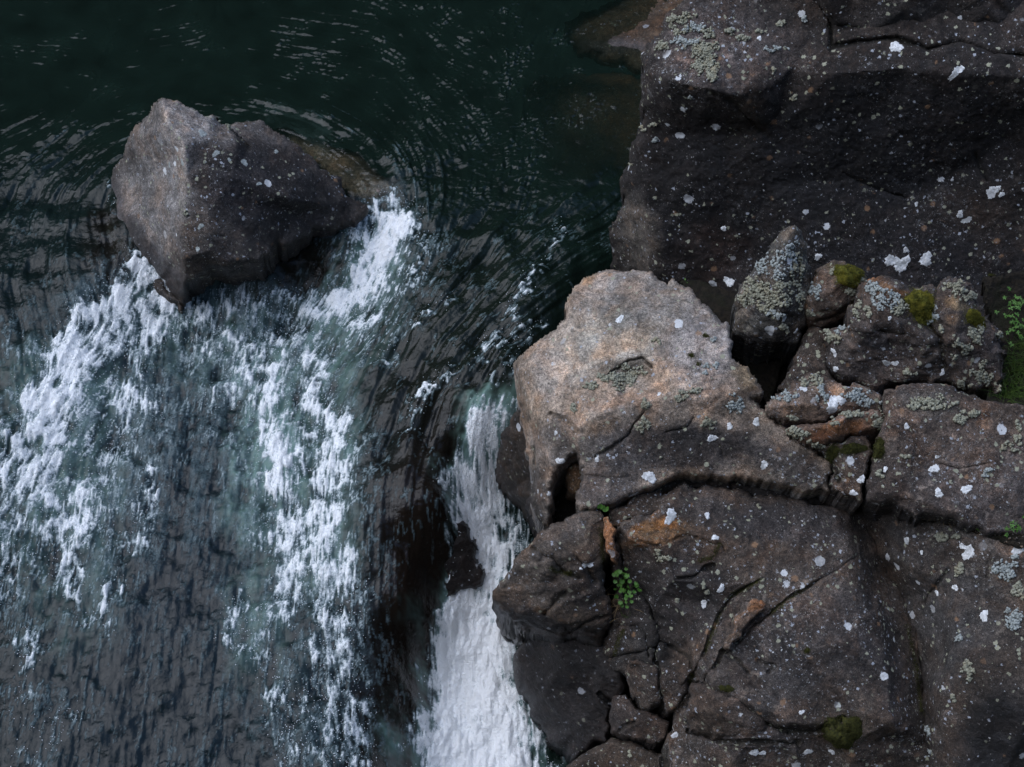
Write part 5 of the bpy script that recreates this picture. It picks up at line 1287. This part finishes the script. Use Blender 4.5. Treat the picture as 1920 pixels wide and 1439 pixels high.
def sprig(rec, name, label, cat, spots, leaf_r, seed, lobes=5, hgt=.05, group=None, pointed=False, mat=None, straw=0):
    rng = random.Random(seed)
    hs = [cast(rec, x, y) for x, y in spots]; hs = [h for h in hs if h[0] is not None]
    if not hs: return
    base = sum((h[0] for h in hs), Vector()) / len(hs)
    if len(hs) > 4: base = hs[len(hs) // 2][0].copy()
    root = bpy.data.objects.new(name, None); COL.objects.link(root); root.location = base; root.empty_display_size = .05
    tag(root, label, cat, group)
    VL, FL_, VS, FS = [], [], [], []
    for h in hs:
        up = (Vector(h[1]) * .5 + Vector((0, -.25, .8))).normalized()
        tip = h[0] + up * hgt * rng.uniform(.5, 1.2) + Vector((rng.gauss(0, .008), rng.gauss(0, .008), 0))
        stem(h[0] * .6 + base * .4, tip, .0012, VS, FS, Vector((rng.gauss(0, .006), 0, .01)))
        nrm = (up + Vector((rng.gauss(0, .4), rng.gauss(0, .4), .3))).normalized()
        if pointed:
            for q in range(pointed):
                t = 6.28 * q / pointed + rng.random(); n_, a, b = frame(nrm)
                dr = a * math.cos(t) + b * math.sin(t); sd_ = n_.cross(dr); L = leaf_r * rng.uniform(1.2, 2.0); k = len(VL)
                VL += [tuple(tip), tuple(tip + dr * L * .45 + sd_ * L * .24 + n_ * L * .12), tuple(tip + dr * L * .5 + n_ * L * .04), tuple(tip + dr * L * .45 - sd_ * L * .24 + n_ * L * .12), tuple(tip + dr * L - n_ * L * .08)]
                FL_ += [(k, k + 2, k + 1), (k, k + 3, k + 2), (k + 1, k + 2, k + 4), (k + 2, k + 3, k + 4)]
        else: leaf_disc(tip, nrm, leaf_r * rng.uniform(.7, 1.25), lobes, rng, VL, FL_)
    new_mesh('leaves', np.array(VL), FL_ + ([] if True else []), mat or M_LEAF, origin=base, parent=root)
    new_mesh('stems', np.array(VS), FS, mat or M_GRASS, origin=base, parent=root)
    if straw:
        VV, FF = [], []
        for i in range(straw):
            q = base + Vector((rng.gauss(0, .05), rng.gauss(0, .05), rng.uniform(.0, .03)))
            stem(q, q + Vector((rng.gauss(-.04, .05), rng.gauss(-.05, .05), rng.gauss(-.01, .03))), .0012, VV, FF, Vector((0, 0, .01)))
        new_mesh('dry_stalks', np.array(VV), FF, M_DRY, origin=base, parent=root)
def blades(rec, name, label, cat, spots, n, L, seed, mat, spread=10, group=None, kind=None, droop=.5):
    rng = random.Random(seed); V, F = [], []; b0 = None
    for i in range(n):
        x, y = spots[rng.randrange(len(spots))]
        h = cast(rec, x + rng.gauss(0, spread), y + rng.gauss(0, spread * .7))
        if h[0] is None: continue
        if b0 is None: b0 = h[0].copy()
        p = h[0]; d = Vector((rng.gauss(0, .45), rng.gauss(-.15, .4), 1)).normalized(); l = L * rng.uniform(.5, 1.3)
        w = d.cross(Vector((rng.gauss(0, 1), rng.gauss(0, 1), 0))).normalized() * .0016
        k = len(V)
        for s in range(5):
            f = s / 4; c_ = p + d * l * f + Vector((d.x, d.y, -.6)) * l * droop * f * f
            V += [tuple(c_ - w * (1 - f * .9)), tuple(c_ + w * (1 - f * .9))]
        for s in range(4): F.append((k + 2 * s, k + 2 * s + 1, k + 2 * s + 3, k + 2 * s + 2))
    if not V: return
    o = new_mesh(name, np.array(V), np.array(F), mat, origin=b0)
    tag(o, label, cat, group, kind)
rs = random.Random(3)
pl = [(1162,1068),(1170,1072),(1155,1078),(1165,1082),(1176,1080),(1160,1088),(1170,1092),(1182,1090),(1172,1100),(1180,1102),(1188,1094),(1166,1104),(1152,1112),(1158,1120),(1148,1116),(1176,1112),(1184,1116),(1190,1112),(1178,1126),(1186,1128),(1172,1134),(1165,1128),(1168,1138),(1188,1120),(1156,1074),(1180,1136),(1160,1100),(1150,1122)]
sprig(MS, 'rock_plant', 'small round-leaved green plant rooted in the joint below the orange splinter', 'plant', pl + [(x + 4, y - 3) for x, y in pl[::2]], .014, 5, 5, .085, straw=26)
sprig(PALE, 'seedling', 'single oval green leaf poking from the cleft under the pale boulder', 'plant', [(1131,950),(1126,948)], .02, 6, 1, .03)
sprig(BIG, 'fern_sprig', 'small feathery green sprig between pale boulder and pointed rock', 'plant', [(1350+rs.gauss(0,9), 584+rs.gauss(0,6)) for _ in range(16)], .011, 7, 5, .04, pointed=6)
sprig(BIG, 'herb_sprig', 'tiny green herb behind the top corner of the pale boulder', 'plant', [(1284,536),(1292,538),(1300,545),(1288,530)], .02, 8, 3, .03, pointed=3)
for q, (cx_, cy_, n, lb) in enumerate([(1900,580,26,'loose green herb in shade right of the knobbly boulder'), (1910,620,22,'lower green herb at the right edge by the knobbly boulder')]):
    sprig(SO1, 'herb_clump', lb, 'plant', [(cx_ + rs.gauss(0, 14), cy_ + rs.gauss(0, 16)) for _ in range(n)], .012, 20 + q, 3, .07, pointed=5)
sprig(SO2, 'herb_clump', 'bright green leafy herb patch on the soil ledge at the right edge', 'plant', [(1885 + rs.gauss(0, 24), 985 + rs.gauss(0, 9)) for _ in range(70)], .011, 23, 3, .05, pointed=5)
blades(SO1, 'grass', 'green grass growing behind the wide lichened slab', 'grass', [(1900,680),(1895,710),(1905,735),(1885,740),(1910,700),(1912,650)], 700, .13, 31, M_GRASS, 12, kind='stuff')
blades(SO2, 'dry_grass', 'tuft of straw-coloured dry grass on the soil ledge', 'grass tuft', [(1755,962),(1765,966),(1745,962)], 70, .10, 32, M_DRY, 7, droop=1.0)
blades(SO2, 'grass_tuft', 'sparse reddish grass along the soil ledge above the corner boulder', 'grass tuft', [(1800,972),(1820,980),(1840,985),(1780,966)], 120, .05, 33, M_DRY, 9, droop=.9)
blades(MS, 'grass_tuft', 'thin green grass wisps under the round-leaved plant', 'grass tuft', [(1180,1150),(1172,1156)], 14, .07, 34, M_GRASS, 4)
blades(MS, 'grass_tuft', 'few green blades in the dark cleft beside the rounded block', 'grass tuft', [(1256,1360),(1250,1372)], 12, .07, 35, M_GRASS, 4)
blades(MS, 'grass_tuft', 'tiny green blades in the diagonal joint by the rusty splinter', 'grass tuft', [(1462,1138),(1455,1142)], 12, .04, 36, M_GRASS, 3)

# grit and chips lying in the clefts
def chips(rec, name, label, spots, n, seed, mat, rmin=.004, rmax=.012):
    rng = np.random.default_rng(seed); V0, F0 = ico(); VV, FF, k = [], [], 0; b0 = None
    for i in range(n):
        x, y, sx, sy = spots[rng.integers(len(spots))]
        h = cast(rec, x + rng.normal(0, sx), y + rng.normal(0, sy))
        if h[0] is None: continue
        if b0 is None: b0 = h[0].copy()
        Qm, _ = np.linalg.qr(rng.normal(0, 1, (3, 3)))
        W = (V0 * (1 + .25 * rng.normal(0, 1, (12, 1)))) * np.array([1, .7, .5]) @ Qm * rng.uniform(rmin, rmax)
        VV.append(W + np.array(h[0]) + np.array([0, 0, rmin])); FF.append(F0 + k); k += 12
    o = new_mesh(name, np.concatenate(VV), np.concatenate(FF), mat, smooth=False, origin=b0)
    tag(o, label, 'gravel', None, 'stuff')
M_CHIP = plain_mottled('stone_chips', (.04, .034, .03), (.13, .115, .10), 80, .9, .002, (.16, .10, .06))
chips(SO2, 'gravel', 'small stone chips and litter on the soil ledge', [(1800,980,60,10),(1880,1000,40,12),(1740,962,20,6)], 260, 51, M_CHIP)

for o in COL.objects:
    if o.name.startswith('herb_clump'): o['group'] = 'leafy herbs along the right edge'
    if o.name.startswith('grass_tuft'): o['group'] = 'small grass tufts in the rock joints'
